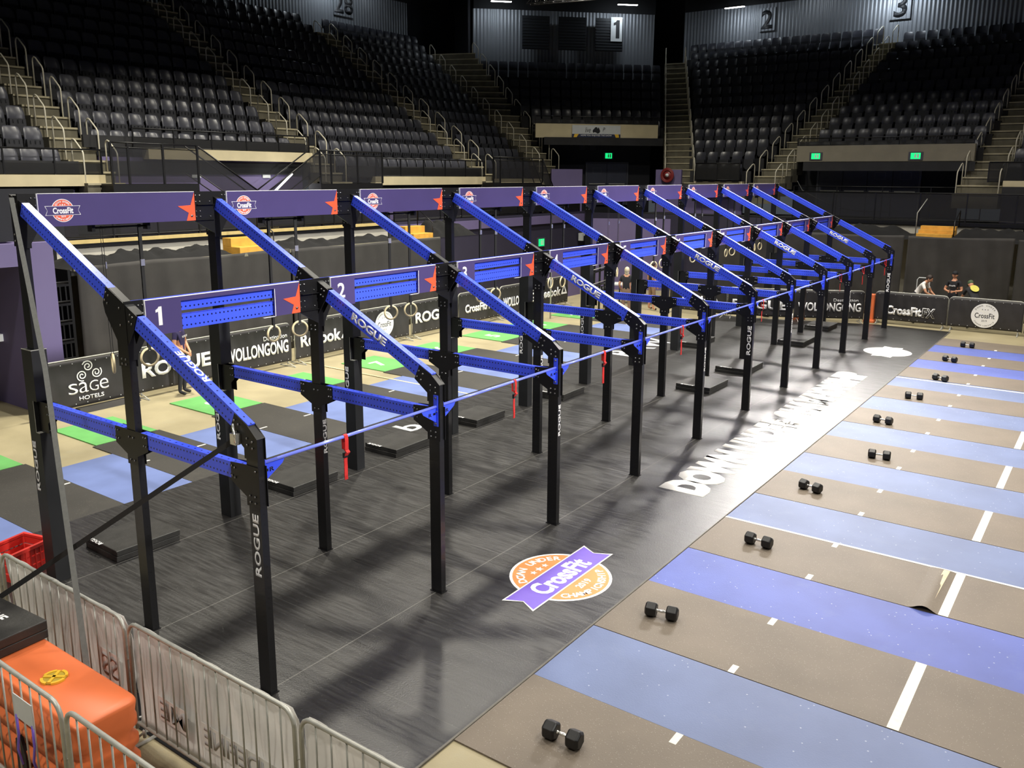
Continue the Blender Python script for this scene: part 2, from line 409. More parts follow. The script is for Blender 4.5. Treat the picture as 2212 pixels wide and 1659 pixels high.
M['riser'] = mat('darker_concrete_riser', (96, 92, 78), .9, 0, .2, 3)
def translucent(m, amt=.35):
    nt, b = nodes(m); out = nt.nodes['Material Output']; t = nt.nodes.new('ShaderNodeBsdfTranslucent'); mx = nt.nodes.new('ShaderNodeMixShader'); mx.inputs[0].default_value = amt
    nt.links.new(b.inputs['Base Color'].links[0].from_socket, t.inputs[0]); nt.links.new(b.outputs[0], mx.inputs[1]); nt.links.new(t.outputs[0], mx.inputs[2]); nt.links.new(mx.outputs[0], out.inputs[0])
translucent(M['banner_white'], .5)
# ================================================================== FLOOR
mb = MB(); mb.box((-14, -26, -.3), (60, 40, 0)); struct(mb.build('floor', M['concrete']))
# black rubber field under the rig (0.02 thick)
poly = [(-.72, -1.83), (24.95, -1.83), (24.95, .3), (24.3, 2.2), (23.6, 4.2), (23.6, 5.45), (.47, 5.45), (.47, 5.46), (-.12, 5.46), (-.72, 5.46)]
mb = MB(); mb.prism([(-.72,-1.83),(24.95,-1.83),(24.95,.35),(23.7,4.2),(23.7,5.45),(-.72,5.45)], .0005, .02)
tag(mb.build('rubber_floor_mat', M['floor_black']), 'large black rubber floor of butted mats under the whole blue rig', 'floor mat')
# trodden paler edge of the field along the lanes
mb = MB(); mb.box((-.72, -1.845, .0005), (24.95, -1.8295, .021))
tag(mb.build('edge_strip', mat('dusty_mat_edge', (104, 100, 92), .8, 0, .2, 10)), 'thin dusty cut edge of the black floor running along the lane mats', 'edge strip')
ordn = ['first', 'second', 'third', 'fourth', 'fifth', 'sixth', 'seventh', 'eighth', 'ninth', 'tenth', 'eleventh']
LY0 = -13.0
for k in range(10):
    x0 = .41+2.44*k; x1 = 1.695+2.44*k
    if k == 0: x0 = .48
    mb = MB(); mb.box((x0, LY0, .0005), (x1, -1.85, .016))
    tag(mb.build('rubber_lane_mat', M['lane_black']), 'long grey-brown speckled rubber lane mat under the %s dumbbell from the camera' % ordn[k], 'mat', 'grey-brown lane mats')
    if k < 9:
        mb = MB(); mb.box((x1+.006, LY0, .0005), (x0+2.44-.008 if k else 2.85-.008, -1.85, .013))
        strong = k in (1, 7, 8)
        tag(mb.build('rubber_lane_mat', M['lane_blue_strong' if strong else 'lane_blue']), 'long %s rubber lane mat between the %s and %s dumbbells from the camera' % ('strong blue' if strong else 'pale blue', ordn[k], ordn[k+1]), 'mat', 'blue lane mats')
    # tape ticks at both edges of each grey mat
    for (tx0, tx1, e) in ((x0+.0, x0+.15, 0), (x1-.16, x1, 1)):
        if k == 0 and e == 0: continue
        if k == 9 and e == 1: continue
        mb = MB(); mb.box((tx0, -3.42, .0162), (tx1, -3.355, .0175))
        tag(mb.build('tape_mark', M['tape']), 'short white tape tick on the %s edge of the %s grey lane mat' % (('near', 'far')[e], ordn[k]), 'tape', 'white tape ticks on the lanes')
    if k >= 1:
        mb = MB(); mb.box((x0+.005, -4.92, .0162), (x1-.005, -4.82, .0178))
        tag(mb.build('tape_line', M['tape']), 'white tape line across the %s grey lane mat' % ordn[k], 'tape', 'white tape lines across the lanes')
# lifted fold with old tape on the third grey mat
mb = MB(); n = 10
vs = []; fs = []
for i in range(n+1):
    u = i/n; yy = -4.82+.30*u; zz = .0172+.035*math.sin(PI*u)**2
    vs += [(5.29, yy, zz+.02*math.sin(PI*u)), (6.54, yy, .0172+.010*math.sin(PI*u))]
for i in range(n): fs.append((2*i, 2*i+1, 2*i+3, 2*i+2))
mb.add(vs, fs, smooth=True)
tag(mb.build('mat_fold', M['lane_black']), 'raised buckled seam in the grey lane mat under the third dumbbell', 'mat fold')
mb = MB(); mb.add([(5.31, -4.73, .052), (6.52, -4.75, .028), (6.52, -4.68, .030), (5.31, -4.66, .056)], [(0,1,2,3)])
tag(mb.build('tape_line', mat('worn_cream_tape', (206, 190, 158), .7, 0, .15, 20)), 'worn cream tape along the buckled seam of the third grey lane mat', 'tape')
# long court lines
for (x0, x1, y0, y1, z, lab, mm) in ((6.535, 6.575, -13, -1.85, .0182, 'long white line along the lanes past the third dumbbell', 'paint_white'), (17.30, 17.36, -13, -1.85, .0182, 'long white line along the lanes past the seventh dumbbell', 'paint_white'),
        (9.79, 9.84, 5.46, 11.0, .0165, 'straight white line crossing the mats behind the rig', 'tape_yellow'), (17.3, 17.35, 7.8, 11.0, .0012, 'cream line on the concrete by the far end of the left fence', 'tape_yellow')):
    mb = MB(); mb.box((x0, y0, z), (x1, y1, z+.0012)); tag(mb.build('floor_line', M[mm]), lab, 'line')
# mats behind the rig
for k in range(-1, 9):
    x0 = .41+2.44*k; x1 = 1.695+2.44*k
    xa = max(x0, -4) 
    mb = MB(); mb.box((x0+.05, 5.455, .0005), (x1+.06, 8.43, .016))
    tag(mb.build('rubber_lane_mat', M['lane_black_back']), 'dark rubber mat behind the rig, in front of the %s green mat from the left' % ordn[k+1], 'mat', 'dark mats behind the rig')
    mb = MB(); mb.box((x0+.12, 8.44, .0005), (x1+.02, 9.98, .02))
    g = tag(mb.build('rubber_green_mat', M['green_mat']), 'bright green rubber square on the concrete, %s from the left' % ordn[k+1], 'mat', 'green mats behind the rig')
    num = {1: '10', 2: '9', 3: '8', 4: '7', 5: '6', 6: '5', 7: '4', 8: '3'}.get(k)
    if num: 
        o = text('number', num, M['paint_white'], g, (x0+.52, 8.95, .021), (1,0,0), (0,1,0), h=.5, bold=.03)
    if k < 8:
        mb = MB(); mb.box((x1+.065, 5.455, .0005), (x0+2.44+.045, 7.78, .014))
        tag(mb.build('rubber_lane_mat', M['blue_back']), 'worn blue rubber mat behind the rig between the %s and %s green mats' % (ordn[k+1], ordn[k+2]), 'mat', 'blue mats behind the rig')
    for tx in (x0+.07, x1-.13):
        mb = MB(); mb.box((tx, 6.94, .0162), (tx+.17, 6.98, .0172))
        tag(mb.build('tape_mark', M['tape']), 'short white tape tick on the dark mat in front of the %s green mat' % ordn[k+1], 'tape', 'tape ticks behind the rig')
# ------------------------------------------------------------------ emblems on the floor and panels
def star_poly(cx, cy, r, rot=PI/2, k=.42):
    return [(cx+(r if i % 2 == 0 else r*k)*math.cos(rot+i*PI/5), cy+(r if i % 2 == 0 else r*k)*math.sin(rot+i*PI/5)) for i in range(10)]
def circ(R, n=48, cx=0, cy=0): return [(cx+R*math.cos(2*PI*i/n), cy+R*math.sin(2*PI*i/n)) for i in range(n)]
def flat(mb, poly, z): mb.add([(x, y, z) for x, y in poly], [list(range(len(poly)))])
def ribbon(w, h, notch, d=0): return [(-w+d*1.9, -h+d), (w-d*1.9, -h+d), (w-notch-d*.6, 0), (w-d*1.9, h-d), (-w+d*1.9, h-d), (-w+notch+d*.6, 0)]
def emblem_mesh(name, R, RW, RH, ring, fill, band, ink, plain=False):
    mb = MB(); dz = .0012
    mats = [ink, fill, band]
    mb.m = 0; flat(mb, circ(R), 0)
    if not plain:
        mb.m = 1; flat(mb, circ(R-ring), dz)
        mb.m = 0
        aa = math.asin((RH/R+.13)/.78)
        arc_text(mb, 'DOWN UNDER', R*.78, PI-aa, aa, R*.17, dz*2, bold=.03)
        arc_text(mb, 'CHAMPIONSHIP', R*.80, PI+aa, 2*PI-aa, R*.16, dz*2, bold=.03, flip=True)
        for i in (-1, 0, 1): flat(mb, star_poly(i*R*.2, R*.5, R*(.08 if i else .1)), dz*2)
        join_text(mb, '2019', R*.16, 0, -R*.52, bold=.03, z=dz*2)
    mb.m = 0; flat(mb, ribbon(RW, RH, RW*.13), dz*3)
    mb.m = 2; flat(mb, ribbon(RW, RH, RW*.13, ring*.55), dz*4)
    mb.m = 0; join_text(mb, 'CrossFit', RH*1.35, 0, 0, w=RW*1.15, bold=.035, z=dz*5)
    return mb.mesh(name, mats)
em = emblem_mesh('floor_emblem', .62, .91, .215, .035, M['emb_orange'], M['emb_purple'], M['paint_white'])
tag(link('floor_emblem', em, None, frame((3.59, -.95, .0212), (1,0,0), (0,1,0))), 'round orange and purple championship emblem stuck on the black floor near the camera', 'floor emblem')
mb = MB(); flat(mb, circ(.62), 0); flat(mb, ribbon(.8, .25, .1), .001)  # emblem drawn all white: the far glare is put into its colour
tag(mb.build('floor_emblem', M['paint_white'], None, frame((20.4, -.98, .0212), (1,0,0), (0,1,0))), 'round emblem, whitened for glare, at the far end of the black floor', 'floor emblem')
tag(text('floor_lettering', 'DOWN UNDER CHAMPIONSHIP', M['paint_white'], None, (7.05, -1.30, .0205), (1,0,0), (0,1,0), w=10.1, h=.76, bold=.085), 'big white words DOWN UNDER CHAMPIONSHIP along the black floor', 'floor lettering')
tag(text('floor_lettering', 'bo', M['sign_white'], None, (6.93, 4.50, .0205), (1,0,0), (0,1,0), w=.92, h=.52, bold=.02), 'white letters bo on the black floor behind the rig, nearest the camera', 'floor lettering')
tag(text('floor_lettering', 'RAW', M['sign_white'], None, (15.5, 4.40, .0205), (1,0,0), (0,1,0), w=2.8, h=.85, bold=.02), 'scuffed large white letters on the floor between the middle uprights', 'floor lettering')

# ================================================================== RIG
rig = thing('competition_rig', 'long blue and black steel pull-up rig of eleven slanted frames with purple header panels', 'rig', (0,0,0))
YM_, YB_ = 1.917, 3.853
HX, HY = .038, .076
def plate(mb, poly, xs, t=.007, fx=None):
    for x in xs:
        mb.prism(poly, x-t/2, x+t/2, lambda u, v, d: (d+fx, u, v))
def post(x, y, h, nm='post', hz=0):
    mb = MB(); mb.box((0, -HX, -HY), (h-.02, HX, HY))
    # local x is up, local y -> world x, local z -> world -y
    mw = Matrix.Translation((x, y, .02)) @ Matrix(((0,1,0,0),(0,0,1,0),(1,0,0,0),(0,0,0,1)))
    p = mb.build(nm, M['post'], rig, mw)
    f = MB(); f.box((x-.055, y-.092, .0205), (x+.055, y+.092, .028)); return p
def inpost(p, ob):       # child of a part, given in world space
    ob.parent = p; ob.matrix_parent_inverse = p.matrix_basis.inverted(); return ob
def beam(p0, p1, nm, parent=rig, mt=None, hh=.076, hw=.038):
    p0, p1 = Vector(p0), Vector(p1); L = (p1-p0).length
    mb = MB(); mb.box((0, -hw, -hh), (L, hw, hh))
    ux = (p1-p0).normalized(); uz = Vector((0,0,1)); uy = uz.cross(ux).normalized(); uz = ux.cross(uy)
    mw = Matrix((ux, uy, uz)).transposed().to_4x4(); mw.translation = p0
    return mb.build(nm, mt or M['beam'], parent, mw)
for i in range(11):
    x = i*S
    fp = post(x, 0, 2.50); mp = post(x, YM_, 3.52); bp = post(x, YB_, 4.52)
    # ---- slanted beams: top edge z = 2.60+.5y
    dz = .152/math.cos(math.atan(.5))/2
    def pt(y): return (x, y, 2.60+.5*y-dz)
    b1 = beam(pt(3.72), pt(2.10), 'slanted_beam'); b2 = beam(pt(1.66), pt(.06), 'slanted_beam')
    b3 = beam((x, 3.62, 2.145), (x, 2.06, 2.145), 'cross_beam'); b4 = beam((x, 1.76, 2.145), (x, .14, 2.145), 'cross_beam')
    if i % 2 == 1:
        o = text('lettering', 'ROGUE', M['white'], None, (x-.0395, 1.27, 3.100), (0, -1, -.5), (0, -.5, 1), w=.60, h=.100, bold=.045); inpost(b2, o)
    if i == 0:
        o = text('lettering', 'ROGUE', M['white'], None, (x+.036, .62, 2.913), (0, 1, .5), (-1, 0, 0), w=.50, h=.072, bold=.03); inpost(b2, o)
    # ---- gusset plates and bolts
    def gusset(part, poly, bolts, nm='gusset_plate', xo=.0425, fill=None):
        mb = MB()
        for s_ in (-1, 1):
            mb.prism(poly, s_*xo-.0035, s_*xo+.0035, lambda u, v, d: (x+d, u, v))
        if fill:
            for (a, b) in fill: mb.prism([(a[0], a[1]), (b[0], b[1]), (b[0]-.004, b[1]-.006), (a[0]-.004, a[1]-.006)], -.0385, .0385, lambda u, v, d: (x+d, u, v))
        mb.m = 1
        for (yy, zz) in bolts:
            mb.bolt((x-xo-.0035, yy, zz), (-1,0,0)); mb.bolt((x+xo+.0035, yy, zz), (1,0,0))
        inpost(part, mb.build(nm, [M['steel_black'], M['bolt']]))
    gusset(fp, [(.20, 2.695), (.275, 2.53), (.09, 2.395), (.09, 2.30), (-.092, 2.30), (-.092, 2.50), (.03, 2.61)],
           [(.205, 2.63), (.15, 2.60), (.235, 2.56), (.18, 2.53), (.04, 2.49), (-.03, 2.47), (.04, 2.43), (-.03, 2.41)], fill=[((.06, 2.622), (-.088, 2.505))])
    gusset(fp, [(.30, 2.225), (.30, 2.05), (.092, 1.94), (.092, 1.86), (-.092, 1.86), (-.092, 2.24), (.092, 2.24)],
           [(.28, 2.19), (.24, 2.18), (.28, 2.10), (.24, 2.09), (.04, 1.96), (-.03, 1.96), (.04, 1.90), (-.03, 1.90), (-.05, 2.2)])
    gusset(mp, [(2.14, 3.67), (2.215, 3.50), (2.19, 3.40), (2.01, 3.14), (2.01, 2.88), (1.825, 2.88), (1.825, 3.10), (1.70, 3.27), (1.63, 3.415)],
           [(2.14, 3.61), (2.10, 3.58), (2.17, 3.53), (2.13, 3.50), (1.70, 3.40), (1.74, 3.42), (1.72, 3.33), (1.76, 3.35), (1.95, 2.96), (1.88, 2.96), (1.95, 2.91), (1.88, 2.91), (1.92, 3.47), (1.92, 3.30)],
           fill=[((2.10, 3.655), (1.66, 3.43))])
    gusset(mp, [(2.205, 2.225), (2.205, 2.05), (2.01, 1.96), (2.01, 1.86), (1.825, 1.86), (1.825, 1.96), (1.63, 2.05), (1.63, 2.225)],
           [(2.185, 2.19), (2.145, 2.19), (2.185, 2.10), (2.145, 2.10), (1.65, 2.19), (1.69, 2.19), (1.65, 2.10), (1.69, 2.10), (1.95, 2.15), (1.88, 2.15), (1.95, 1.91), (1.88, 1.91)])
    gusset(bp, [(3.945, 4.535), (3.70, 4.455), (3.765, 4.29), (3.77, 3.97), (3.945, 3.97)],
           [(3.90, 4.47), (3.80, 4.43), (3.84, 4.36), (3.80, 4.32), (3.9, 4.1), (3.83, 4.1), (3.9, 4.03), (3.83, 4.03)], fill=[((3.94, 4.53), (3.705, 4.452))])
    gusset(bp, [(3.55, 2.225), (3.55, 2.05), (3.62, 1.99), (3.62, 1.87), (3.78, 1.87), (3.78, 2.225)],
           [(3.57, 2.19), (3.61, 2.19), (3.57, 2.10), (3.61, 2.10)])
    # ---- header corner plates, in the plane facing the lanes
    for (pp, yc, z0, z1) in ((mp, YM_, 3.17, 3.54), (bp, YB_, 4.17, 4.54)):
        mb = MB(); y0 = yc-.098
        xl = -.05 if i == 0 else -.345; xr = .05 if i == 10 else .155
        poly = [(xl, z0), (-.05, z0-.17), (-.05, z0-.22), (.05, z0-.22), (.05, z0-.17), (xr, z0), (xr, z1), (xl, z1)]
        if i == 0: poly = poly[1:]; 
        if i == 10: poly = [p for p in poly if not (p[0] == .05 and p[1] in (z0, z1))] ; poly = [(xl, z0), (-.05, z0-.17), (-.05, z0-.22), (.05, z0-.22), (.05, z1), (xl, z1)]
        if i == 0: poly = [(-.05, z0-.22), (.05, z0-.22), (.05, z0-.17), (xr, z0), (xr, z1), (-.05, z1)]
        mb.prism(poly, y0, y0+.018, lambda u, v, d: (x+u, d, v))
        if i: mb.box((x-.30, y0-.04, z0+.20), (x-.05, y0, z0+.206)); mb.box((x-.34, y0-.03, z0+.004), (x-.05, y0, z0+.010))
        mb.m = 1
        for dx in (-.31, -.25, -.10, .09, .135):
            if (i == 0 and dx < 0) or (i == 10 and dx > 0): continue
            for zz in (.05, .12, .24, .32):
                if dx == -.10 and zz in (.12, .32): continue
                mb.bolt((x+dx, y0, z0+zz), (0,-1,0), .010)
        inpost(pp, mb.build('corner_plate', [M['steel_black'], M['bolt']]))
    # ---- padded sleeve on the rear upright
    mb = MB(); yw = .125
    mb.box((x-.085, YB_-.10, .021), (x+.085, YB_+yw, 1.86)); mb.box((x-.085, YB_-.02, 1.86), (x+.085, YB_+yw, 2.23)); mb.box((x-.085, YB_-.10, 2.23), (x+.085, YB_+yw, 2.82))
    sl = inpost(bp, mb.build('post_pad', M['sleeve']))
    mb = MB()
    for zz in (1.86, ): mb.box((x-.088, YB_-.10, zz-.004), (x+.03, YB_-.02, zz+.003))
    mb.box((x-.088, YB_-.026, 1.86), (x-.0845, YB_-.020, 2.23)); mb.box((x-.088, YB_-.102, 2.815), (x+.088, YB_-.098, 2.824)); mb.box((x-.088, YB_-.10, 2.815), (x-.084, YB_+yw, 2.824))
    inpost(bp, mb.build('pad_trim', M['galv']))
    if i < 6:
        o = text('lettering', 'ROGUE', M['white'], None, (x-.0862, YB_+.0+.03, 1.14), (0,0,1), (0,1,0), w=.60, h=.072, bold=.03); inpost(bp, o)
    if i in (0, 5, 10):
        o = text('lettering', 'ROGUE', M['white'], None, (x-.0388, -.045, 1.19), (0,0,1), (0,1,0), w=.60, h=.085, bold=.03); inpost(fp, o)
    elif i in (2, 4, 6, 8):
        o = text('lettering', 'ROGUE', M['white'], None, (x+.026, -.0772, 1.30), (0,0,1), (-1,0,0), w=.44, h=.05, bold=.03); inpost(fp, o)
    if i in (1, 3):
        o = text('lettering', 'ROGUE', M['white'], None, (x+.028, YM_-.0772, 1.33), (0,0,1), (-1,0,0), w=.44, h=.056, bold=.03); inpost(mp, o)
    mb = MB(); 
    for yy in (0, YM_): mb.box((x-.05, yy-.088, .0205), (x+.05, yy+.088, .03))
    inpost(fp, mb.build('foot_plate', M['steel_black']))
def bar_bracket(x, sgn):
    mb = MB(); a = x+sgn*.0465; b = a+sgn*.006
    mb.box((min(a,b), -.068, 2.03), (max(a,b), -.006, 2.385))
    mb.prism([(sgn*.044, 2.245), (sgn*.29, 2.245), (sgn*.26, 2.20), (sgn*.05, 2.075)], -.040, -.034, lambda u, v, d: (x+u, d, v))
    mb.m = 1
    mb.prism([(sgn*.06, 2.165), (sgn*.06, 2.19), (sgn*.10, 2.19), (sgn*.10, 2.165)], -.0415, -.0325, lambda u, v, d: (x+u, d, v))
    mb.m = 2
    for zz in (2.06, 2.355): mb.bolt((b, -.037, zz), (sgn,0,0), .013)
    ob = mb.build('bar_bracket', [M['bracket_blue'], M['steel_black'], M['bolt']])
    return ob
for i in range(10):
    x = i*S
    mb = MB(); mb.cyl((x+.044, -.037, 2.255), (x+S-.044, -.037, 2.255), .0165, 12)
    bar = mb.build('pull_up_bar', M['bar'], rig)
    for ob in (bar_bracket(x, 1), bar_bracket(x+S, -1)): ob.parent = bar
    for sx, lx in ((.115, 1), (-.175, -1)):
        o = text('lettering', 'R', M['steel_black'], None, (x+(sx if lx > 0 else S+sx), -.0412, 2.158), (1,0,0), (0,0,1), w=.05, h=.04, bold=.02); o.parent = bar
    # ---- rear header: black rear crossmember, purple panel with emblem and star
    def header_panel(yc, z0, z1, window):
        y0 = yc-.124; y1 = yc-.100; x0 = x+.150; x1 = x+S-.340
        mb = MB()
        if not window: mb.box((x0, y0, z0), (x1, y1, z1))
        else:
            wx0, wx1, wz0, wz1 = x+.545, x+1.735, z0, z1-.045
            mb.box((x0, y0, z0), (wx0, y1, z1)); mb.box((wx1, y0, z0), (x1, y1, z1)); mb.box((wx0, y0, wz1), (wx1, y1, z1))
        mb.m = 1; mb.box((x0-.002, y0-.001, z1), (x1, y1, z1+.006)); mb.box((x0-.006, y0-.001, z0), (x0, y1, z1+.006))
        if window: mb.box((wx1, y0-.0015, wz0), (wx1+.008, y0, wz1)); mb.box((wx1-.16, y0, z0-.004), (wx1, y1, z0))
        pn = mb.build('header_panel', [M['purple'], M['white']], rig)
        sm = MB(); h = z1-z0
        st = [(x1-.002, z1-.01), (x1-.062, z0+.195), (x1-.245, z0+.185), (x1-.095, z0+.10), (x1-.13, z0), (x1-.002, z0+.002)]
        sm.prism(st, y0-.004, y0-.0005, lambda u, v, d: (u, d, v)); sm.m = 1; sm.bolt((x1-.055, y0-.004, z0+.06), (0,-1,0), .016)
        so = sm.build('star', [M['red_star'], M['bolt']]); so.parent = pn
        return pn, y0
    hb = beam((x+.04, YB_, 4.455), (x+S-.04, YB_, 4.455), 'header_beam', mt=M['post']); hb2 = beam((x+.04, YB_, 4.25), (x+S-.04, YB_, 4.25), 'header_beam', mt=M['post'])
    pn, y0 = header_panel(YB_, 4.175, 4.535, False)
    if i == 0: EMB = emblem_mesh('emblem', .128, .20, .052, .008, M['emb_red'], M['purple'], M['white'])
    o = link('emblem', EMB, pn, frame((x+.415, y0-.001, 4.35), (1,0,0), (0,0,1)))
    beam((x+.04, YM_-.045, 3.455), (x+S-.04, YM_-.045, 3.455), 'header_beam'); beam((x+.04, YM_-.045, 3.258), (x+S-.04, YM_-.045, 3.258), 'header_beam')
    pn, y0 = header_panel(YM_, 3.17, 3.53, True)
    text('number', str(i+1), M['white'], pn, (x+(.255 if i < 9 else .22), y0-.001, 3.265), (1,0,0), (0,0,1), h=.19, w=.17 if i == 9 else None, bold=.02)
    # ---- hanger for the rings
    mb = MB(); mb.cyl((x+.80, YB_+.02, 4.13), (x+1.50, YB_+.02, 4.13), .014, 8)
    for dx in (.80, 1.50): mb.box((x+dx-.02, YB_-.03, 4.09), (x+dx+.02, YB_+.07, 4.18))
    mb.build('ring_hanger', M['steel_black'], rig)
# ------------------------------------------------------------------ rings
def make_ring(label, loc, rz, tilt=0):
    t = thing('gymnastic_ring', label, 'gymnastic ring', loc, rz, 'wooden rings hanging from the rear header')
    mb = MB(); mb.tube([(.112*math.cos(a), 0, .112*math.sin(a)) for a in [2*PI*k/28 for k in range(28)]], .0155, 8, closed=True)
    mb.build('ring', M['wood_ring'], t)
    mb = MB(); T = 4.13-loc[2]
    mb.strap([(0, -.012, T), (0, -.012, .13), (0, -.02, .10), (0, 0, .09), (0, .02, .10), (0, .012, .13), (0, .012, T)], (.019, 0, 0), .002)
    mb.strap([(0, -.018, T+.01), (0, 0, T+.02), (0, .018, T+.01)], (.019,0,0), .002)
    mb.build('strap', M['strap_black'], t)
    mb = MB(); mb.box((-.024, -.028, 1.16), (.024, -.014, 1.24)); mb.build('buckle', M['chrome'], t)
    return t
for i in range(10):
    for j, dx in enumerate((.915, 1.40)):
        rz = random.uniform(-.5, .5)
        if i == 0 and j == 0: rz = 1.15
        if i == 0 and j == 1: rz = -.1
        make_ring('wooden gymnastic ring on black strap, %s one of pair behind header panel %d' % (('left', 'right')[j], i+1), (i*S+dx, YB_+.02, 2.50+random.uniform(-.02, .02)), rz)
# ------------------------------------------------------------------ red straps on the bar
for bi, x in ((0, 1.03), (1, 3.88), (2, 6.12), (3, 8.80), (5, 12.72), (7, 18.58), (8, 20.89), (9, 23.56)):
    t = thing('red_ratchet_strap', 'red strap hanging from the pull-up bar in front of header panel %d' % (bi+1), 'strap', (x, -.037, 2.255), random.uniform(-.3, .3), 'red straps on the pull-up bar')
    mb = MB(); lp = [(0, .0185*math.sin(a)*1.3, .021*math.cos(a)) for a in [PI*.5+2*PI*k/12 for k in range(7)]]
    lp = [(0, -.022, -.13), (0, -.024, -.03), (0, -.017, .012), (0, 0, .021), (0, .017, .012), (0, .024, -.03), (0, .020, -.13)]
    mb.strap(lp, (.022, 0, 0), .003); mb.strap([(0, .0, -.12), (.01, -.03, -.16), (.0, .0, -.20)], (.022,0,0), .008)
    mb.build('loop', M['red_strap'], t)
    mb = MB(); L = random.uniform(.42, .5); mb.strap([(0, 0, -.19), (.004, .004, -.3), (-.004, -.004, -.4), (.002, 0, -L)], (.020, 0, 0), .004); mb.build('tail', M['red_strap'], t)
    mb = MB(); mb.box((-.026, -.012, -.215), (.026, .012, -.165)); mb.build('buckle', M['steel_black'], t)
# guy straps of the near frame
mb = MB(); mb.strap([(-.10, 3.77, 4.50), (-.56, 2.45, 2.88), (-1.0, 1.42, 1.66), (-1.35, .60, .68)], (.015, -.021, 0), .003)
tag(mb.build('guy_strap', M['strap_grey']), 'long grey ratchet strap running down from the top of the nearest rear upright', 'strap')
mb = MB(); mb.strap([(-.06, .17, 2.47), (-1.53, 2.03, .88)], (.0, .004, .026), .004)
mb.m = 1; mb.box((-.10, .13, 2.42), (-.048, .21, 2.52)); mb.tube([(-.07, .20, 2.60), (-.09, .16, 2.52), (-.10, .13, 2.44)], .012, 6)
tag(mb.build('guy_strap', [M['strap_black'], M['chrome']]), 'black ratchet strap stretched from the nearest front upright down to the orange barrier', 'strap')
# ------------------------------------------------------------------ stacked landing pads
def pad_stack(x0, y0, x1, y1, label, logo):
    cx, cy = (x0+x1)/2, (y0+y1)/2; w, d = (x1-x0)/2, (y1-y0)/2
    t = thing('landing_pad_stack', label, 'pad', (cx, cy, .02), random.uniform(-.03, .03), 'black pads under the rig')
    for j in (0, 1):
        mb = MB(); o_ = .006*j; mb.box((-w+o_, -d-o_, .074*j), (w+o_, d-o_, .072+.074*j)); mb.build('pad', M['pad'], t, bevel=.008)
    mb = MB(); mb.box((-w-.002, -d-.008, .143), (w+.008, -d-.002, .1475)); mb.build('seam', M['strap_grey'], t)
    text('lettering', 'ROGUE', M['white'], t, (-w+.03, -.02, .1475), (0,1,0), (-1,0,0), w=.30, h=.06, bold=.02)
for k, (a, b, c, d) in enumerate(((.64, 3.68, 1.50, 4.45), (3.40, 3.68, 4.30, 4.42), (5.62, 3.68, 6.54, 4.42), (7.86, 3.68, 8.78, 4.35), (10.5, 3.40, 11.4, 4.15), (12.95, 1.10, 13.98, 1.92), (15.20, 1.10, 16.35, 1.92), (17.6, 3.45, 18.9, 4.15), (19.6, 1.10, 20.7, 1.85), (22.6, 1.25, 23.6, 2.0))):
    pad_stack(a, b, c, d, 'stack of two black vinyl pads, %s from the camera under the rig' % ordn[k], True)
# ------------------------------------------------------------------ dumbbells
def make_dumbbell(label, x, y, rz, z=.016):
    t = thing('hex_dumbbell', label, 'dumbbell', (x, y, z), rz, 'hex dumbbells set out on the lanes')
    R0 = .086
    for s_ in (-1, 1):
        mb = MB(); pr = [(.055, R0*.80), (.072, R0), (.160, R0), (.180, R0*.72)]; vs = []; n = 6
        for (xx, r) in pr:
            for j in range(n):
                a = PI/6+j*PI/3; vs.append((s_*xx, r*math.cos(a), R0*.866+r*math.sin(a)))
        fs = [(i_*n+j, i_*n+(j+1) % n, (i_+1)*n+(j+1) % n, (i_+1)*n+j) for i_ in range(3) for j in range(n)]
        fs += [list(range(n))[::-1], [3*n+j for j in range(n)]]
        if s_ < 0: fs = [list(f)[::-1] for f in fs]
        mb.add(vs, fs); mb.build('head', M['rubber_black'], t, bevel=.006)
    mb = MB(); hx = [-.062, -.05, -.046, -.035, -.018, 0, .018, .035, .046, .05, .062]; hr = [.017, .017, .012, .014, .016, .0175, .016, .014, .012, .017, .017]
    mb.tube([(q, 0, R0*.866) for q in hx], .015, 12, radii=hr); mb.build('handle', M['chrome'], t)
for k, (x, y, a) in enumerate([(1.0, -2.62, -88), (3.42, -2.37, -83), (5.88, -2.57, -88), (8.31, -2.51, -109), (10.57, -3.0, -82), (12.89, -2.54, -92), (15.3, -2.64, -83), (17.54, -2.79, -110), (20.04, -2.6, -104), (22.48, -2.67, -98)]):
    make_dumbbell('black hex dumbbell with a chrome handle, %s from the camera along the lanes' % ordn[k], x, y, math.radians(a+6*math.sin(k*2.3)))
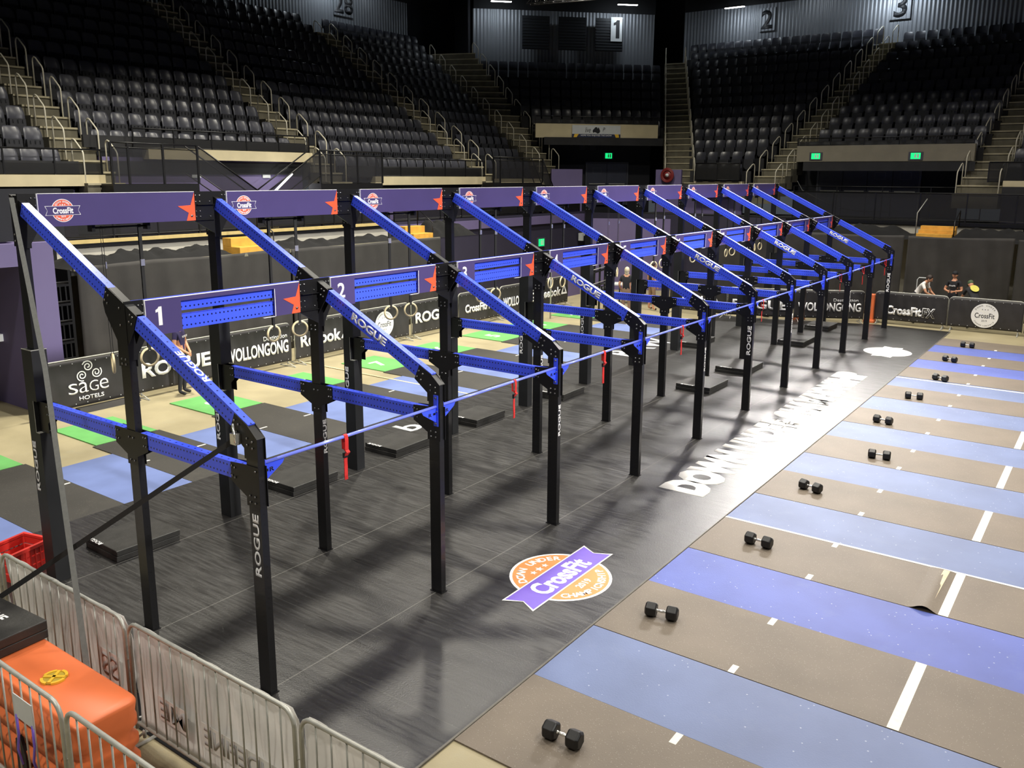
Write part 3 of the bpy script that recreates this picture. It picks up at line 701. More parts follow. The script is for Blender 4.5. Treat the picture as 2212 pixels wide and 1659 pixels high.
# ================================================================== CROWD BARRIERS
def barrier(label, o, ux, L, H=1.1, z0=.10, bars=15, banner=None, side=1, group=None, slack=0.0, bw=None, feet=True, seed=0, fl=.30):
    """o: ground point of one end, ux: direction. banner: material or None. Banner hangs on the side*normal face"""
    t = thing('crowd_barrier', label, 'barrier', o, math.atan2(ux[1], ux[0]), group); rnd = random.Random(seed)
    mb = MB(); r = .018; c = .12
    pts = [(0, 0, z0)]
    pts += [(0, 0, H-c)]+[(c-c*math.cos(a), 0, H-c+c*math.sin(a)) for a in (PI/8, PI/4, 3*PI/8)]+[(c, 0, H), (L-c, 0, H)]
    pts += [(L-c+c*math.sin(a), 0, H-c+c*math.cos(a)) for a in (PI/8, PI/4, 3*PI/8)]+[(L, 0, H-c), (L, 0, z0)]
    mb.tube(pts, r, 8); mb.tube([(0,0,z0+.06), (L,0,z0+.06)], .015, 8)
    mb.build('frame', M['galv'], t)
    mb = MB()
    for k in range(1, bars):
        x = L*k/bars; mb.tube([(x, 0, z0+.06), (x, 0, H-.005)], .007, 6)
    mb.build('bars', M['galv'], t)
    if feet:
        for x in (.10, L-.10):
            mb = MB(); mb.tube([(x, 0, z0+.02), (x, 0, .05)], .016, 6); mb.box((x-.02, -fl, .004), (x+.02, fl, .012)); mb.tube([(x,-fl+.02,.02),(x,0,.10),(x,fl-.02,.02)], .010, 6)
            mb.build('foot', M['galv'], t)
    mb = MB(); mb.tube([(L+.005, 0, .72), (L+.05, 0, .75), (L+.06, 0, .70), (L+.055, 0, .60)], .006, 6); mb.tube([(-.0, 0, .66), (-.03, 0, .66), (-.03, 0, .62)], .006, 6)
    mb.build('hook', M['galv'], t)
    bn = None
    if banner:
        mb = MB(); nx, nz = 40, 14; W = bw or L; vs = []
        for iz in range(nz+1):
            for ix in range(nx+1):
                x = W*ix/nx; v = iz/nz; z = z0+.03+v*(H-.015-z0-.03)
                amp = .012+slack
                y = side*(.026+abs(amp*(math.sin(x*7+seed)+.7*math.sin(x*15+v*5+seed*2))*(.25+math.sin(PI*v))))
                if v == 1: z += slack*.9*abs(math.sin(x*PI*2.3+seed))
                ee = max(0, .05-min(x, W-x)); z = min(z, H-.01-ee*1.2) if v > .85 else z
                vs.append((x, y, z))
        fs = [(iz*(nx+1)+ix, iz*(nx+1)+ix+1, (iz+1)*(nx+1)+ix+1, (iz+1)*(nx+1)+ix) for iz in range(nz) for ix in range(nx)]
        mb.add(vs, fs, smooth=True); bn = mb.build('banner', banner, t)
        s_ = bn.modifiers.new('thick', 'SOLIDIFY'); s_.thickness = .002
        mb = MB()
        for k in range(9):
            x = W*(k+.5)/9; mb.sphere((x, side*.05, H-.075), .011, 6, (1,.4,1)); mb.sphere((x, side*.05, z0+.09), .011, 6, (1,.4,1))
        mb.build('eyelets', M['sign_white'], t)
    return t, bn
NB = -0.045   # the black banners hang on the arena side
def bt(t, bn, txt, x0, z0, w, h, bold=.02, m_='white', shear=0, nm='lettering'):
    return text(nm, txt, M[m_], bn, (x0, -.062, z0), (1,0,0), (0,0,1), w=w, h=h, bold=bold, shear=shear)
def disc(bn, cx, cz, R, m_='white', y=-.060, nm='round_logo'):
    mb = MB(); flat(mb, circ(R), 0); return mb.build(nm, M[m_], bn, frame((cx, y, cz), (1,0,0), (0,0,1)))
def round_logo(bn, cx, cz, R):
    d = disc(bn, cx, cz, R); mb = MB()
    join_text(mb, 'CrossFit', R*.42, 0, 0, w=R*1.45, bold=.01, z=.0)
    arc_text(mb, 'DOWN UNDER', R*.84, PI*.80, PI*.20, R*.12, 0); arc_text(mb, 'CHAMPIONSHIP', R*.84, PI*1.2, PI*1.8, R*.11, 0, flip=True)
    join_text(mb, '2019', R*.14, 0, -R*.42, z=0); flat(mb, star_poly(-.2*R, R*.5, R*.05), 0); flat(mb, star_poly(0, R*.5, R*.05), 0); flat(mb, star_poly(.2*R, R*.5, R*.05), 0)
    o = mb.build('lettering', M['sign_black'], bn, frame((cx, -.0625, cz), (1,0,0), (0,0,1))); return d
def delta(bn, cx, cz, h):
    mb = MB(); w = h*.62
    for poly in ([(-w, 0), (-.12*w, h), (.12*w, h), (-w*.45, .16*h)], [(.0, h*.78), (.12*w, h), (w, 0), (w*.55, .12*h)], [(-w*.85, 0), (w, 0), (w*.45, .2*h), (-w*.40, .2*h)]):
        ar = sum(poly[i][0]*poly[(i+1) % 4][1]-poly[(i+1) % 4][0]*poly[i][1] for i in range(4)); flat(mb, poly if ar > 0 else poly[::-1], .0004*len(mb.f))
    return mb.build('triangle_logo', M['white'], bn, frame((cx, -.062, cz), (1,0,0), (0,0,1)))
YF = 10.87
LB = [(3.05, 2.14, 'sage'), (5.22, 2.08, 'rogue'), (7.33, 2.08, 'woll'), (9.56, 2.10, 'reeb'), (11.70, 2.10, 'circle'), (13.93, 2.15, 'rogue'), (16.12, 2.15, 'cf'), (18.33, 2.15, 'woll'), (20.52, 2.05, 'reeb')]
for k, (x0, L, kind) in enumerate(LB):
    nm = {'sage': 'white three-spiral logo and SAGE HOTELS', 'rogue': 'the white word ROGUE', 'woll': 'white WOLLONGONG lettering', 'reeb': 'the white word Reebok and a triangle', 'circle': 'a white round logo', 'cf': 'the white word CrossFit'}[kind]
    where = {'rogue': ('second from the left', 'sixth from the left'), 'woll': ('third from the left', 'eighth from the left'), 'reeb': ('fourth from the left', 'last before the purple wall')}.get(kind, ('in the left fence line',)*2)[0 if k < 5 else 1]
    t, bn = barrier('barrier with black banner: %s, %s' % (nm, where), (x0, YF, 0), (1, 0), L, bars=14, banner=M['banner_black'], side=-1, group='barriers with black banners behind the rig', slack=.001, seed=k)
    if kind == 'sage':
        mb = MB()
        for (cx, cz, a0) in ((1.13, .93, -1.9), (1.0, .755, .3), (1.30, .775, 2.4)):
            pts = [(cx+(.02+.095*q/26)*math.cos(a0+q*.42), 0, cz+(.02+.095*q/26)*math.sin(a0+q*.42)) for q in range(27)]
            mb.strap([(p[0], -.062, p[2]) for p in pts], (0, .0015, 0), .011)
        mb.build('spiral_logo', M['white'], bn)
        for q, (ch, hh) in enumerate((('s', .22), ('a', .22), ('G', .22), ('e', .22))): bt(t, bn, ch, .70+.215*q, .40, .19, hh, -.008)
        bt(t, bn, 'HOTELS', .90, .25, .52, .085, .015)
    elif kind == 'rogue':
        bt(t, bn, 'ROGUE', .12, .44, 1.70, .33, .035)
    elif kind == 'woll':
        bt(t, bn, 'WOLLONGONG', .12, .38, 1.85, .33, .03); bt(t, bn, 'Destination', 1.22, .76, .72, .11, .01)
    elif kind == 'reeb':
        bt(t, bn, 'Reebok', .14, .42, 1.38, .33, .03); delta(bn, 1.74, .45, .34)
    elif kind == 'circle': round_logo(bn, 1.05, .61, .37)
    elif kind == 'cf': bt(t, bn, 'CrossFitHQ', .28, .40, 1.55, .32, .04)
# low grey plinth behind the first barrier
mb = MB(); mb.prism([(0, 0), (.5, 0), (.42, .09), (.08, .09)], 3.9, 5.2, lambda u, v, d: (d, YF-.18+u*.5, v+.002)); tag(mb.build('cable_ramp', M['drape']), 'low dark cable ramp on the concrete under the leftmost black banner', 'cable ramp')
# far barriers
FX_ = 25.45
def far_barrier(label, p0, p1, kind, seed):
    p0 = Vector(p0); p1 = Vector(p1); d = (p1-p0)
    t, bn = barrier(label, (p0.x, p0.y, 0), (d.x, d.y), d.length, H=1.06, bars=14, banner=M['banner_black'], side=-1, group='barriers with black banners at the far end', slack=.001, seed=seed)
    L = d.length
    if kind == 'fx':
        bt(t, bn, 'CrossFit', .36, .33, 1.08, .30, .05)
        bt(t, bn, 'FX', 1.46, .31, .38, .32, .05, 'white'); text('lettering', 'FX', M['banner_black'], bn, (1.475, -.0645, .325), (1,0,0), (0,0,1), w=.35, h=.29, bold=.01)
    if kind == 'circle': round_logo(bn, 1.02, .55, .38)
    if kind == 'woll': bt(t, bn, 'WOLLONGONG', .1, .36, L-.2, .30, .03); bt(t, bn, 'Destination', L*.55, .70, L*.36, .10, .01)
    if kind == 'rogue': bt(t, bn, 'ROGUE', .15, .36, L-.3, .32, .03)
    if kind == 'reeb': bt(t, bn, 'Reebok', .15, .38, 1.3, .30, .03); delta(bn, 1.75, .42, .3)
    return t
far_barrier('far steel barrier with a black CrossFitFX banner', (FX_, .56), (FX_+.02, -1.62), 'fx', 3)
far_barrier('far steel barrier with a black banner and a white round logo', (FX_+.02, -1.66), (FX_+.05, -3.72), 'circle', 5)
far_barrier('far steel barrier with a plain black banner at the right edge of the picture', (FX_+.05, -3.78), (FX_-.3, -5.9), 'none', 6)
far_barrier('far steel barrier with a black WOLLONGONG banner behind the last uprights', (24.05, 2.80), (25.15, .85), 'woll', 7)
far_barrier('far steel barrier with a black ROGUE banner behind the last uprights', (23.35, 4.85), (24.0, 2.86), 'rogue', 8)
far_barrier('far steel barrier with a black Reebok banner seen between the uprights', (23.45, 7.05), (23.33, 4.90), 'reeb', 9)
for (x, y, lab) in ((25.45, .70, 'orange barrier pillar standing between two far black banners, right one'), (24.45, 2.75, 'orange barrier pillar standing behind the far WOLLONGONG banner, left one')):
    mb = MB(); mb.box((x-.12, y-.12, .003), (x+.12, y+.12, .95)); mb.box((x-.17, y-.17, .003), (x+.17, y+.17, .10))
    tag(mb.build('safety_post', M['orange'], bevel=.02), lab, 'post')
# near barriers with white banners seen from behind
def white_barrier(label, y0, y1, seed, words):
    L = abs(y1-y0)
    t, bn = barrier(label, (-1.09, y0, 0), (0, y1-y0), L, bars=14, banner=M['banner_white'], side=1, group='barriers with white banners by the near end', slack=.02, seed=seed)
    # printed band showing through, seen reversed; local x runs towards the camera side
    for (x0, z0_, w_, h_, txt) in words:
        mb = MB(); mb.box((x0-.03, .0205, z0_-.03), (x0+w_+.03, .0215, z0_+h_+.03)); mb.build('printed_band', M['banner_light'], bn)
        text('lettering', txt, M['banner_print'], bn, (x0, .0195, z0_), (1,0,0), (0,0,1), w=w_, h=h_, bold=.02, mirror=True)
    return t
white_barrier('steel barrier with a crumpled white banner, behind the orange water barrier', 2.62, .44, 11, [(1.72, .42, .26, .22, 'SS')])
white_barrier('steel barrier with a white banner showing reversed UNDEFINE lettering', .37, -1.71, 12, [(.95, .34, 1.0, .16, 'UNDEFINE'), (.35, .34, .35, .16, 'ME')])
white_barrier('steel barrier with a white banner at the bottom edge of the picture', -1.78, -3.9, 13, [(.15, .45, .9, .2, 'Destination')])
white_barrier('steel barrier with a white banner at the left edge of the picture', 4.86, 2.70, 14, [])
mb = MB(); mb.box((-1.02, -4, .0005), (-.73, 2.9, .006)); tag(mb.build('floor_strip', M['rubber_black']), 'black strip of rubber lying under the near white-banner barriers', 'floor strip')
for (y0, y1, lab, sd) in ((1.80, -.40, 'bare steel barrier in front of the orange water barrier', 21), (-.47, -2.67, 'bare steel barrier at the bottom edge with a white taped top bar', 22), (4.1, 1.88, 'bare steel barrier at the left edge of the picture', 23)):
    t, _ = barrier(lab, (-2.04, y0, 0), (0, y1-y0), abs(y1-y0), H=1.15, bars=15, fl=.07, group='bare steel barriers in the near left corner', seed=sd)
    if sd == 22:
        mb = MB(); mb.tube([(1.45, 0, 1.15), (1.95, 0, 1.15)], .0205, 8); mb.build('white_tape', M['sign_white'], t)
    if sd == 21:
        mb = MB(); mb.box((1.52, -.022, .80), (1.80, -.016, .99)); mb.build('tag', M['sign_white'], t)
        for xx in (1.54, 1.78):
            mb = MB(); mb.tube([(xx, -.02, .82), (xx+.02, -.03, .66), (xx-.02, -.03, .52), (xx+.01, -.02, .40)], .009, 6); mb.build('cable_tie', M['emb_purple'], t)
# orange water barrier -------------------------------------------------
t = thing('water_barrier', 'long orange plastic water-filled barrier with a yellow filler cap', 'water barrier', (-1.67, .7, 0))
def rr(hx, hy, r, n=5):
    out = []
    for (cx, cy, a) in ((hx-r, hy-r, 0), (-hx+r, hy-r, PI/2), (-hx+r, -hy+r, PI), (hx-r, -hy+r, 3*PI/2)):
        for k in range(n+1): out.append((cx+r*math.cos(a+PI/2*k/n), cy+r*math.sin(a+PI/2*k/n)))
    return out
lv = [(0, 1.03), (.10, 1.03), (.16, 1.0), (.18, .86), (.23, .86), (.26, .99), (.33, .99), (.36, .84), (.42, .84), (.45, .985), (.50, .985), (.53, .84), (.58, .84), (.61, .985), (.67, .98), (.71, 1.0), (.79, .99), (.815, .95), (.825, .86)]
mb = MB(); vs = []; n = 24
for (z, s_) in lv:
    for (x, y) in rr(.27*s_ if s_ != 1 else .25, 1.0*(.93+.07*s_), .10): vs.append((x, y, z+.003))
fs = [(i*n+j, i*n+(j+1) % n, (i+1)*n+(j+1) % n, (i+1)*n+j) for i in range(len(lv)-1) for j in range(n)]
fs += [list(range(n))[::-1], [(len(lv)-1)*n+j for j in range(n)]]
mb.add(vs, fs, smooth=True); body = mb.build('body', M['orange'], t, bevel=0)
mb = MB(); mb.prism(circ(.092, 24), 0, .012, lambda u, v, d: (u, -.22+v, .828+d))
cap = mb.build('filler_cap', mat('dull_yellow_recess', (176, 150, 50), .6), t)
mb = MB()
for a in (PI/5, PI/5+PI/2): 
    c, s_ = math.cos(a), math.sin(a)
    mb.prism([(-.085*c+.012*s_, -.085*s_-.012*c), (.085*c+.012*s_, .085*s_-.012*c), (.085*c-.012*s_, .085*s_+.012*c), (-.085*c-.012*s_, -.085*s_+.012*c)], 0, .010, lambda u, v, d: (u, -.22+v, .840+d))
for q in range(4):
    a0 = PI/5+PI/4+q*PI/2-.55; mb.prism([(.078*math.cos(a0+k*.11), .078*math.sin(a0+k*.11)) for k in range(11)]+[(.100*math.cos(a0+k*.11), .100*math.sin(a0+k*.11)) for k in range(10, -1, -1)], 0, .018, lambda u, v, d: (u, -.22+v, .829+d))
mb.build('cap_grip', M['yellow'], t)
mb = MB()
mb.prism([(.0, .0), (.16, .0), (.16, .30), (.10, .46), (.02, .40)], -.004, .02, lambda u, v, d: (-.262-d, -.42-u+.35, v+.003)); mb.build('fork_slot', M['sign_black'], t)
# pads on the barrier
t = thing('landing_pad_stack', 'two black pads stacked on the end of the orange barrier, lettered ROGUE', 'pad', (-1.68, 1.52, .831), .06, 'black pads on the orange barrier')
for j in (0, 1):
    mb = MB(); mb.box((-.27, -.40, .082*j), (.27, .42, .080+.082*j)); mb.build('pad', M['pad'], t, bevel=.008)
text('lettering', 'ROGUE', M['white'], t, (.02, .38, .1625), (0,-1,0), (1,0,0), w=.46, h=.10, bold=.03)
# red crates
t = thing('plastic_crate', 'bright red plastic crate on the black floor behind the left white banner', 'crate', (-.18, 4.46, .02), .25)
mb = MB()
for zz in (0, .11, .22): mb.box((-.28, -.22, zz), (.28, -.20, zz+.09)); mb.box((-.28, .20, zz), (.28, .22, zz+.09)); mb.box((-.28, -.20, zz), (-.26, .20, zz+.09)); mb.box((.26, -.20, zz), (.28, .20, zz+.09))
mb.box((-.27, -.21, 0), (.27, .21, .02)); mb.box((-.30, -.24, .30), (.30, -.20, .34)); mb.box((-.30, .20, .30), (.30, .24, .34)); mb.box((-.30, -.20, .30), (-.26, .20, .34)); mb.box((.26, -.20, .30), (.30, .20, .34))
for k in range(9):
    u = -.26+.065*k; mb.box((u-.006, -.23, 0), (u+.006, -.215, .33)); mb.box((u-.006, .215, 0), (u+.006, .23, .33))
mb.build('crate_shell', M['red_plastic'], t)

# ================================================================== PEOPLE
def person(label, loc, rz, J, R_, MATS, head_r=.105, hair=None, cap=None, face=True, hands=True, extra=None):
    """J: joint name -> xyz (metres, person faces -y); R_: radii; MATS: joint -> material key"""
    t = thing('person', label, 'person', loc, rz)
    links = [('pelvis','belly'),('belly','chest'),('chest','neck'),('neck','chin'),('chin','skull'),('chest','shl'),('shl','ell'),('ell','wrl'),('chest','shr'),('shr','elr'),('elr','wrr'),
             ('pelvis','hpl'),('hpl','knl'),('knl','anl'),('anl','tol'),('pelvis','hpr'),('hpr','knr'),('knr','anr'),('anr','tor')]
    J = dict(J); R_ = dict(R_)
    for s_ in 'lr':
        w = Vector(J['wr'+s_]); d = (w-Vector(J['el'+s_])).normalized(); sd = d.cross(Vector((0,-1,0)))
        sd = sd.normalized() if sd.length > .1 else Vector((1,0,0)); nn = d.cross(sd)
        pm = 'pm'+s_; J[pm] = w+d*.055; R_[pm] = .028; links.append(('wr'+s_, pm)); MATS[pm] = 'skin'
        for q in range(4):
            k1 = 'f%d%s' % (q, s_); k2 = 'g%d%s' % (q, s_); off = sd*(-.030+.020*q); ln = (.030, .038, .040, .034)[q]
            J[k1] = w+d*(.085)+off; J[k2] = w+d*(.085+ln)+off+nn*.018; R_[k1] = .0095; R_[k2] = .0085
            links += [(pm, k1), (k1, k2)]; MATS[k1] = MATS[k2] = 'skin'
        k1 = 'th'+s_; J[k1] = w+d*.05+sd*-.045+nn*.01; R_[k1] = .011; MATS[k1] = 'skin'; links.append((pm, k1))
    names = list(J); idx = {n_: i for i, n_ in enumerate(names)}
    bm = bmesh.new(); vv = [bm.verts.new(J[n_]) for n_ in names]
    for a, b in links: bm.edges.new((vv[idx[a]], vv[idx[b]]))
    me = D.meshes.new('sk'); bm.to_mesh(me); bm.free()
    o = D.objects.new('sk', me); COL.objects.link(o)
    md = o.modifiers.new('skin', 'SKIN'); md.use_smooth_shade = True
    if not me.skin_vertices: me.attributes.new('skin', 'FLOAT', 'POINT')
    for i, n_ in enumerate(names):
        sv = me.skin_vertices[0].data[i]; r = R_.get(n_, .05); sv.radius = r if isinstance(r, tuple) else (r, r); sv.use_root = (n_ == 'pelvis')
    sb = o.modifiers.new('sub', 'SUBSURF'); sb.levels = 2; sb.render_levels = 2
    dg = bpy.context.evaluated_depsgraph_get(); bme = D.meshes.new_from_object(o.evaluated_get(dg)); D.objects.remove(o)
    keys = []; 
    for n_ in names:
        k = MATS.get(n_, 'skin')
        if k not in keys: keys.append(k)
    bme.materials.clear()
    for k in keys: bme.materials.append(M[k])
    segs = [(Vector(J[a]), Vector(J[b]), MATS.get(a, 'skin'), MATS.get(b, 'skin')) for a, b in links]
    for p in bme.polygons:
        c = p.center; best = 1e9; bk = 'skin'
        for a, b, ka, kb in segs:
            ab = b-a; u = max(0, min(1, (c-a).dot(ab)/max(ab.length_squared, 1e-9))); dd = (c-(a+ab*u)).length
            if dd < best-.002: best = dd; bk = ka if u < .55 else kb
        p.material_index = keys.index(bk); p.use_smooth = True
    body = link('body', bme, t)
    sk = Vector(J['skull']); ch = Vector(J['chin']); up = (sk-ch).normalized(); fw = Vector(J.get('_f', (0,-1,0)))
    fw = Vector(extra['f']) if extra and 'f' in extra else Vector((0,-1,0)); fw = (fw-up*fw.dot(up)).normalized(); rt = fw.cross(up)
    def HM(c): 
        m_ = Matrix((rt, fw, up)).transposed().to_4x4(); m_.translation = c; return m_
    cc = (sk+ch)/2
    mb = MB(); mb.sphere((0,0,0), head_r, 16, (.74, .92, 1.12)); mb.sphere((0, head_r*.92, -.015), .017, 8, (.8, 1.2, 1.2)); mb.sphere((head_r*.74, 0, -.01), .022, 8, (.4, .8, 1.3)); mb.sphere((-head_r*.74, 0, -.01), .022, 8, (.4, .8, 1.3))
    mb.build('head', M['skin'], t, HM(cc))
    mb = MB(); mb.sphere((.032, head_r*.80, .012), .010, 6); mb.sphere((-.032, head_r*.80, .012), .010, 6); mb.box((-.022, head_r*.80, -.055), (.022, head_r*.84, -.049))
    mb.build('face_features', M['hair_dark'], t, HM(cc))
    if hair:
        mb = MB(); mb.sphere((0, -.018, .022), head_r*1.07, 14, (.78, .92, 1.04))
        if hair[1] > .1: mb.sphere((0, -.045, -.06), head_r*.85, 12, (.85, .6, 1.3))
        mb.build('hair', M[hair[0]], t, HM(cc))
    if cap:
        mb = MB(); mb.sphere((0, -.01, .042), head_r*1.06, 14, (.80, .98, .86)); mb.prism([(-.06, .05), (.06, .05), (.05, .17), (-.05, .17)], .035, .045)
        mb.build('cap', M[cap], t, HM(cc))
    return t
def stand_joints(H=1.8, stance=.11, arms='down'):
    k = H/1.8
    J = dict(pelvis=(0,0,.98), belly=(0,.0,1.12), chest=(0,.01,1.36), neck=(0,.01,1.53), chin=(0,-.01,1.60), skull=(0,0,1.70), shl=(.17,.01,1.44), shr=(-.17,.01,1.44),
             hpl=(.09,0,.92), hpr=(-.09,0,.92), knl=(stance,-.02,.50), knr=(-stance,-.02,.50), anl=(stance+.01,.02,.09), anr=(-stance-.01,.02,.09), tol=(stance+.03,-.13,.045), tor=(-stance-.03,-.13,.045))
    if arms == 'clasp': J.update(ell=(.27,-.0,1.17), elr=(-.27,-.0,1.17), wrl=(.05,-.19,1.02), wrr=(-.07,-.19,.98))
    elif arms == 'bent': J.update(ell=(.26,.0,1.16), elr=(-.27,-.02,1.16), wrl=(.12,-.23,1.14), wrr=(-.08,-.24,1.14))
    else: J.update(ell=(.25,.03,1.17), elr=(-.25,.03,1.17), wrl=(.25,-.06,.93), wrr=(-.25,-.06,.93))
    J = {a: (b[0]*k, b[1]*k, b[2]*k) for a, b in J.items()}
    R_ = dict(pelvis=(.125,.105), belly=(.125,.10), chest=(.145,.11), neck=.05, chin=.055, skull=.06, shl=.062, shr=.062, ell=.040, elr=.040, wrl=.026, wrr=.026, hpl=.09, hpr=.09, knl=.058, knr=.058, anl=.040, anr=.040, tol=.036, tor=.036)
    return J, R_
def clothe(shirt, legs, kneedown, shoe='shoe'):
    return dict(pelvis=legs, belly=shirt, chest=shirt, neck='skin', chin='skin', skull='skin', shl=shirt, shr=shirt, ell='skin', elr='skin', wrl='skin', wrr='skin', hpl=legs, hpr=legs, knl=legs, knr=legs, anl=kneedown, anr=kneedown, tol=shoe, tor=shoe)
J, R_ = stand_joints(1.76, .10, 'clasp')
p = person('person in a navy t-shirt lettered ROGUE, standing with clasped hands before the banners', (6.05, 10.45, 0), .55, J, R_, clothe('navy_shirt', 'trousers', 'trousers'), hair=('hair_dark', 0))
text('shirt_lettering', 'ROGUE', M['white'], p, (-.115, -.126, 1.29), (1,0,0), (0,0,1), w=.23, h=.045, bold=.02)
J, R_ = stand_joints(1.80, .10, 'down'); J['wrr'] = (-.20, -.16, .98); J['wrl'] = (.20, -.16, .98); R_['belly'] = (.14, .12)
p = person('person with grey-blond hair, black t-shirt and khaki shorts, standing behind the rig', (20.95, 7.5, 0), 1.9, J, R_, clothe('black_shirt', 'khaki', 'skin'), hair=('hair_grey', 1))
J, R_ = stand_joints(1.75, .14, 'down')
p = person('person in dark clothes mostly hidden behind an upright, only bare shin and shoe showing', (23.3, 7.72, 0), 1.0, J, R_, clothe('black_shirt', 'khaki', 'skin'), hair=('hair_dark', 0))
# three people behind the far barriers
J, R_ = stand_joints(1.82, .12, 'bent')
p = person('person in a black cap and black CrossFit t-shirt, standing behind the far barrier', (26.35, -1.60, 0), -PI/2-.25, J, R_, clothe('black_shirt', 'trousers', 'trousers'), cap='cap_black', hair=('hair_dark', 0), extra={'f': (.25, -1, -.3)})
text('shirt_lettering', 'CrossFit', M['white'], p, (-.10, -.132, 1.30), (1,0,0), (0,0,1), w=.2, h=.05, bold=.03)
J, R_ = stand_joints(1.80, .12, 'bent')
def bend(J, ang, piv=.95):
    out = {}
    for k, v in J.items():
        if v[2] > piv:
            y, z = v[1], v[2]-piv; out[k] = (v[0], y*math.cos(ang)-z*math.sin(ang), piv+y*math.sin(ang)+z*math.cos(ang))
        else: out[k] = v
    return out
JB = bend(J, .62); JB['wrl'] = (.09, -.60, .98); JB['wrr'] = (-.07, -.60, .98); JB['ell'] = (.24, -.42, 1.08); JB['elr'] = (-.24, -.42, 1.08)
p = person('person in a white t-shirt bending forward behind the far barrier', (26.1, -.50, 0), math.radians(-8), {k: (v[0], v[1], v[2]) for k, v in JB.items()}, R_, clothe('white_shirt', 'trousers', 'trousers'), hair=('hair_dark', 0), extra={'f': (0, -.55, -.85)})
J, R_ = stand_joints(1.74, .12, 'bent'); JB = bend(J, .80); JB['wrl'] = (.09, -.72, .70); JB['wrr'] = (-.07, -.72, .70); JB['ell'] = (.22, -.55, .92); JB['elr'] = (-.22, -.55, .92)
p = person('person in a green cap bent over, yellow round print on a black t-shirt back', (26.0, -2.32, 0), math.radians(122), JB, R_, clothe('black_shirt', 'trousers', 'trousers'), cap='cap_green', extra={'f': (0, -.5, -.9)})
mb = MB(); flat(mb, circ(.135, 24), 0); mb.build('round_print', M['yellow_print'], p, frame((0, -.165, 1.30), (-1,0,0), (0, -.717, .697)))
# folding chair behind the white shirt
t = thing('folding_chair', 'white metal chair frame behind the person in the white t-shirt', 'chair', (26.7, -.62, 0), PI/2)
mb = MB(); mb.tube([(-.19, .0, .003), (-.19, .02, 1.40), (-.14, .02, 1.47), (.14, .02, 1.47), (.19, .02, 1.40), (.19, .0, .003)], .016, 8); mb.tube([(-.19, .01, .9), (.19, .01, .9)], .012, 6); mb.build('chair_frame', M['sign_white'], t)
mb = MB(); mb.box((-.19, -.02, .43), (.19, .38, .46)); mb.build('seat', M['sign_white'], t)
mb = MB(); mb.tube([(-.19, .36, .43), (-.19, .40, .003)], .012, 6); mb.build('leg', M['sign_white'], t); mb = MB(); mb.tube([(.19, .36, .43), (.19, .40, .003)], .012, 6); mb.build('leg', M['sign_white'], t)
# ================================================================== THE BOWL
CX, CY, CZ = CAM.x, CAM.y, CAM.z
s2 = math.sqrt(.5)
def P2(a, b): return Vector((a+CX, b+CY, 0))        # plan point measured from under the camera
def seat_meshes():
    mb = MB(); nx = 6; vs = []; rows = [(.40, .035, .96), (.50, .015, 1.0), (.62, .03, 1.0), (.72, .06, .98), (.80, .095, .90), (.835, .115, .78)]
    for (z, y, ws) in rows:
        for i in range(nx+1):
            u = -1+2*i/nx; vs.append((.225*u*ws, y-.05*(u*u)+.05, z-.012*(u**4)*(z > .7)*2))
    k = len(vs)
    fs = [(r*(nx+1)+i, r*(nx+1)+i+1, (r+1)*(nx+1)+i+1, (r+1)*(nx+1)+i) for r in range(len(rows)-1) for i in range(nx)]
    vb = [(x, y+.03, z) for (x, y, z) in vs]; fb = [tuple(reversed([q+k for q in f])) for f in fs]
    nr = len(rows)-1
    edge = [(i, i+1) for i in range(nx)]; se = []
    for i in range(nx): se.append((nr*(nx+1)+i, nr*(nx+1)+i+1, k+nr*(nx+1)+i+1, k+nr*(nx+1)+i))
    for r in range(nr): se.append((r*(nx+1), (r+1)*(nx+1), k+(r+1)*(nx+1), k+r*(nx+1))); se.append(((r+1)*(nx+1)+nx, r*(nx+1)+nx, k+r*(nx+1)+nx, k+(r+1)*(nx+1)+nx))
    mb.add(vs+vb, fs+fb+se, smooth=True)
    back = mb
    pn = MB(); w = .21
    pts = [(-w, .50), (w, .50), (w, .22), (w-.03, .13), (w-.09, .085), (-w+.09, .085), (-w+.03, .13), (-w, .22)]
    pn.prism(pts, 0, 1, lambda u, v, d: (u*(1-.04*(1-d)), -.075+d*.055+.06*(v-.1)*.9, v))
    for u in (-.12, 0, .12): pn.box((u-.012, -.085, .40), (u+.012, -.06, .47))
    ft = MB(); ft.prism([(-.24,.46),(-.215,.46),(-.215,.20),(.215,.20),(.215,.46),(.24,.46),(.24,.16),(-.20,.16),(-.20,0),(-.24,0)], .04, .10, lambda u, v, d: (u, d, v))
    return back, pn, ft
SB, SP, SF = seat_meshes()
ME_B = SB.mesh('seat_backrest', M['seat_back']); ME_P = SP.mesh('seat_pan', M['seat_pan']); ME_F = SF.mesh('seat_bracket', M['steel_black'])
far_m = MB()
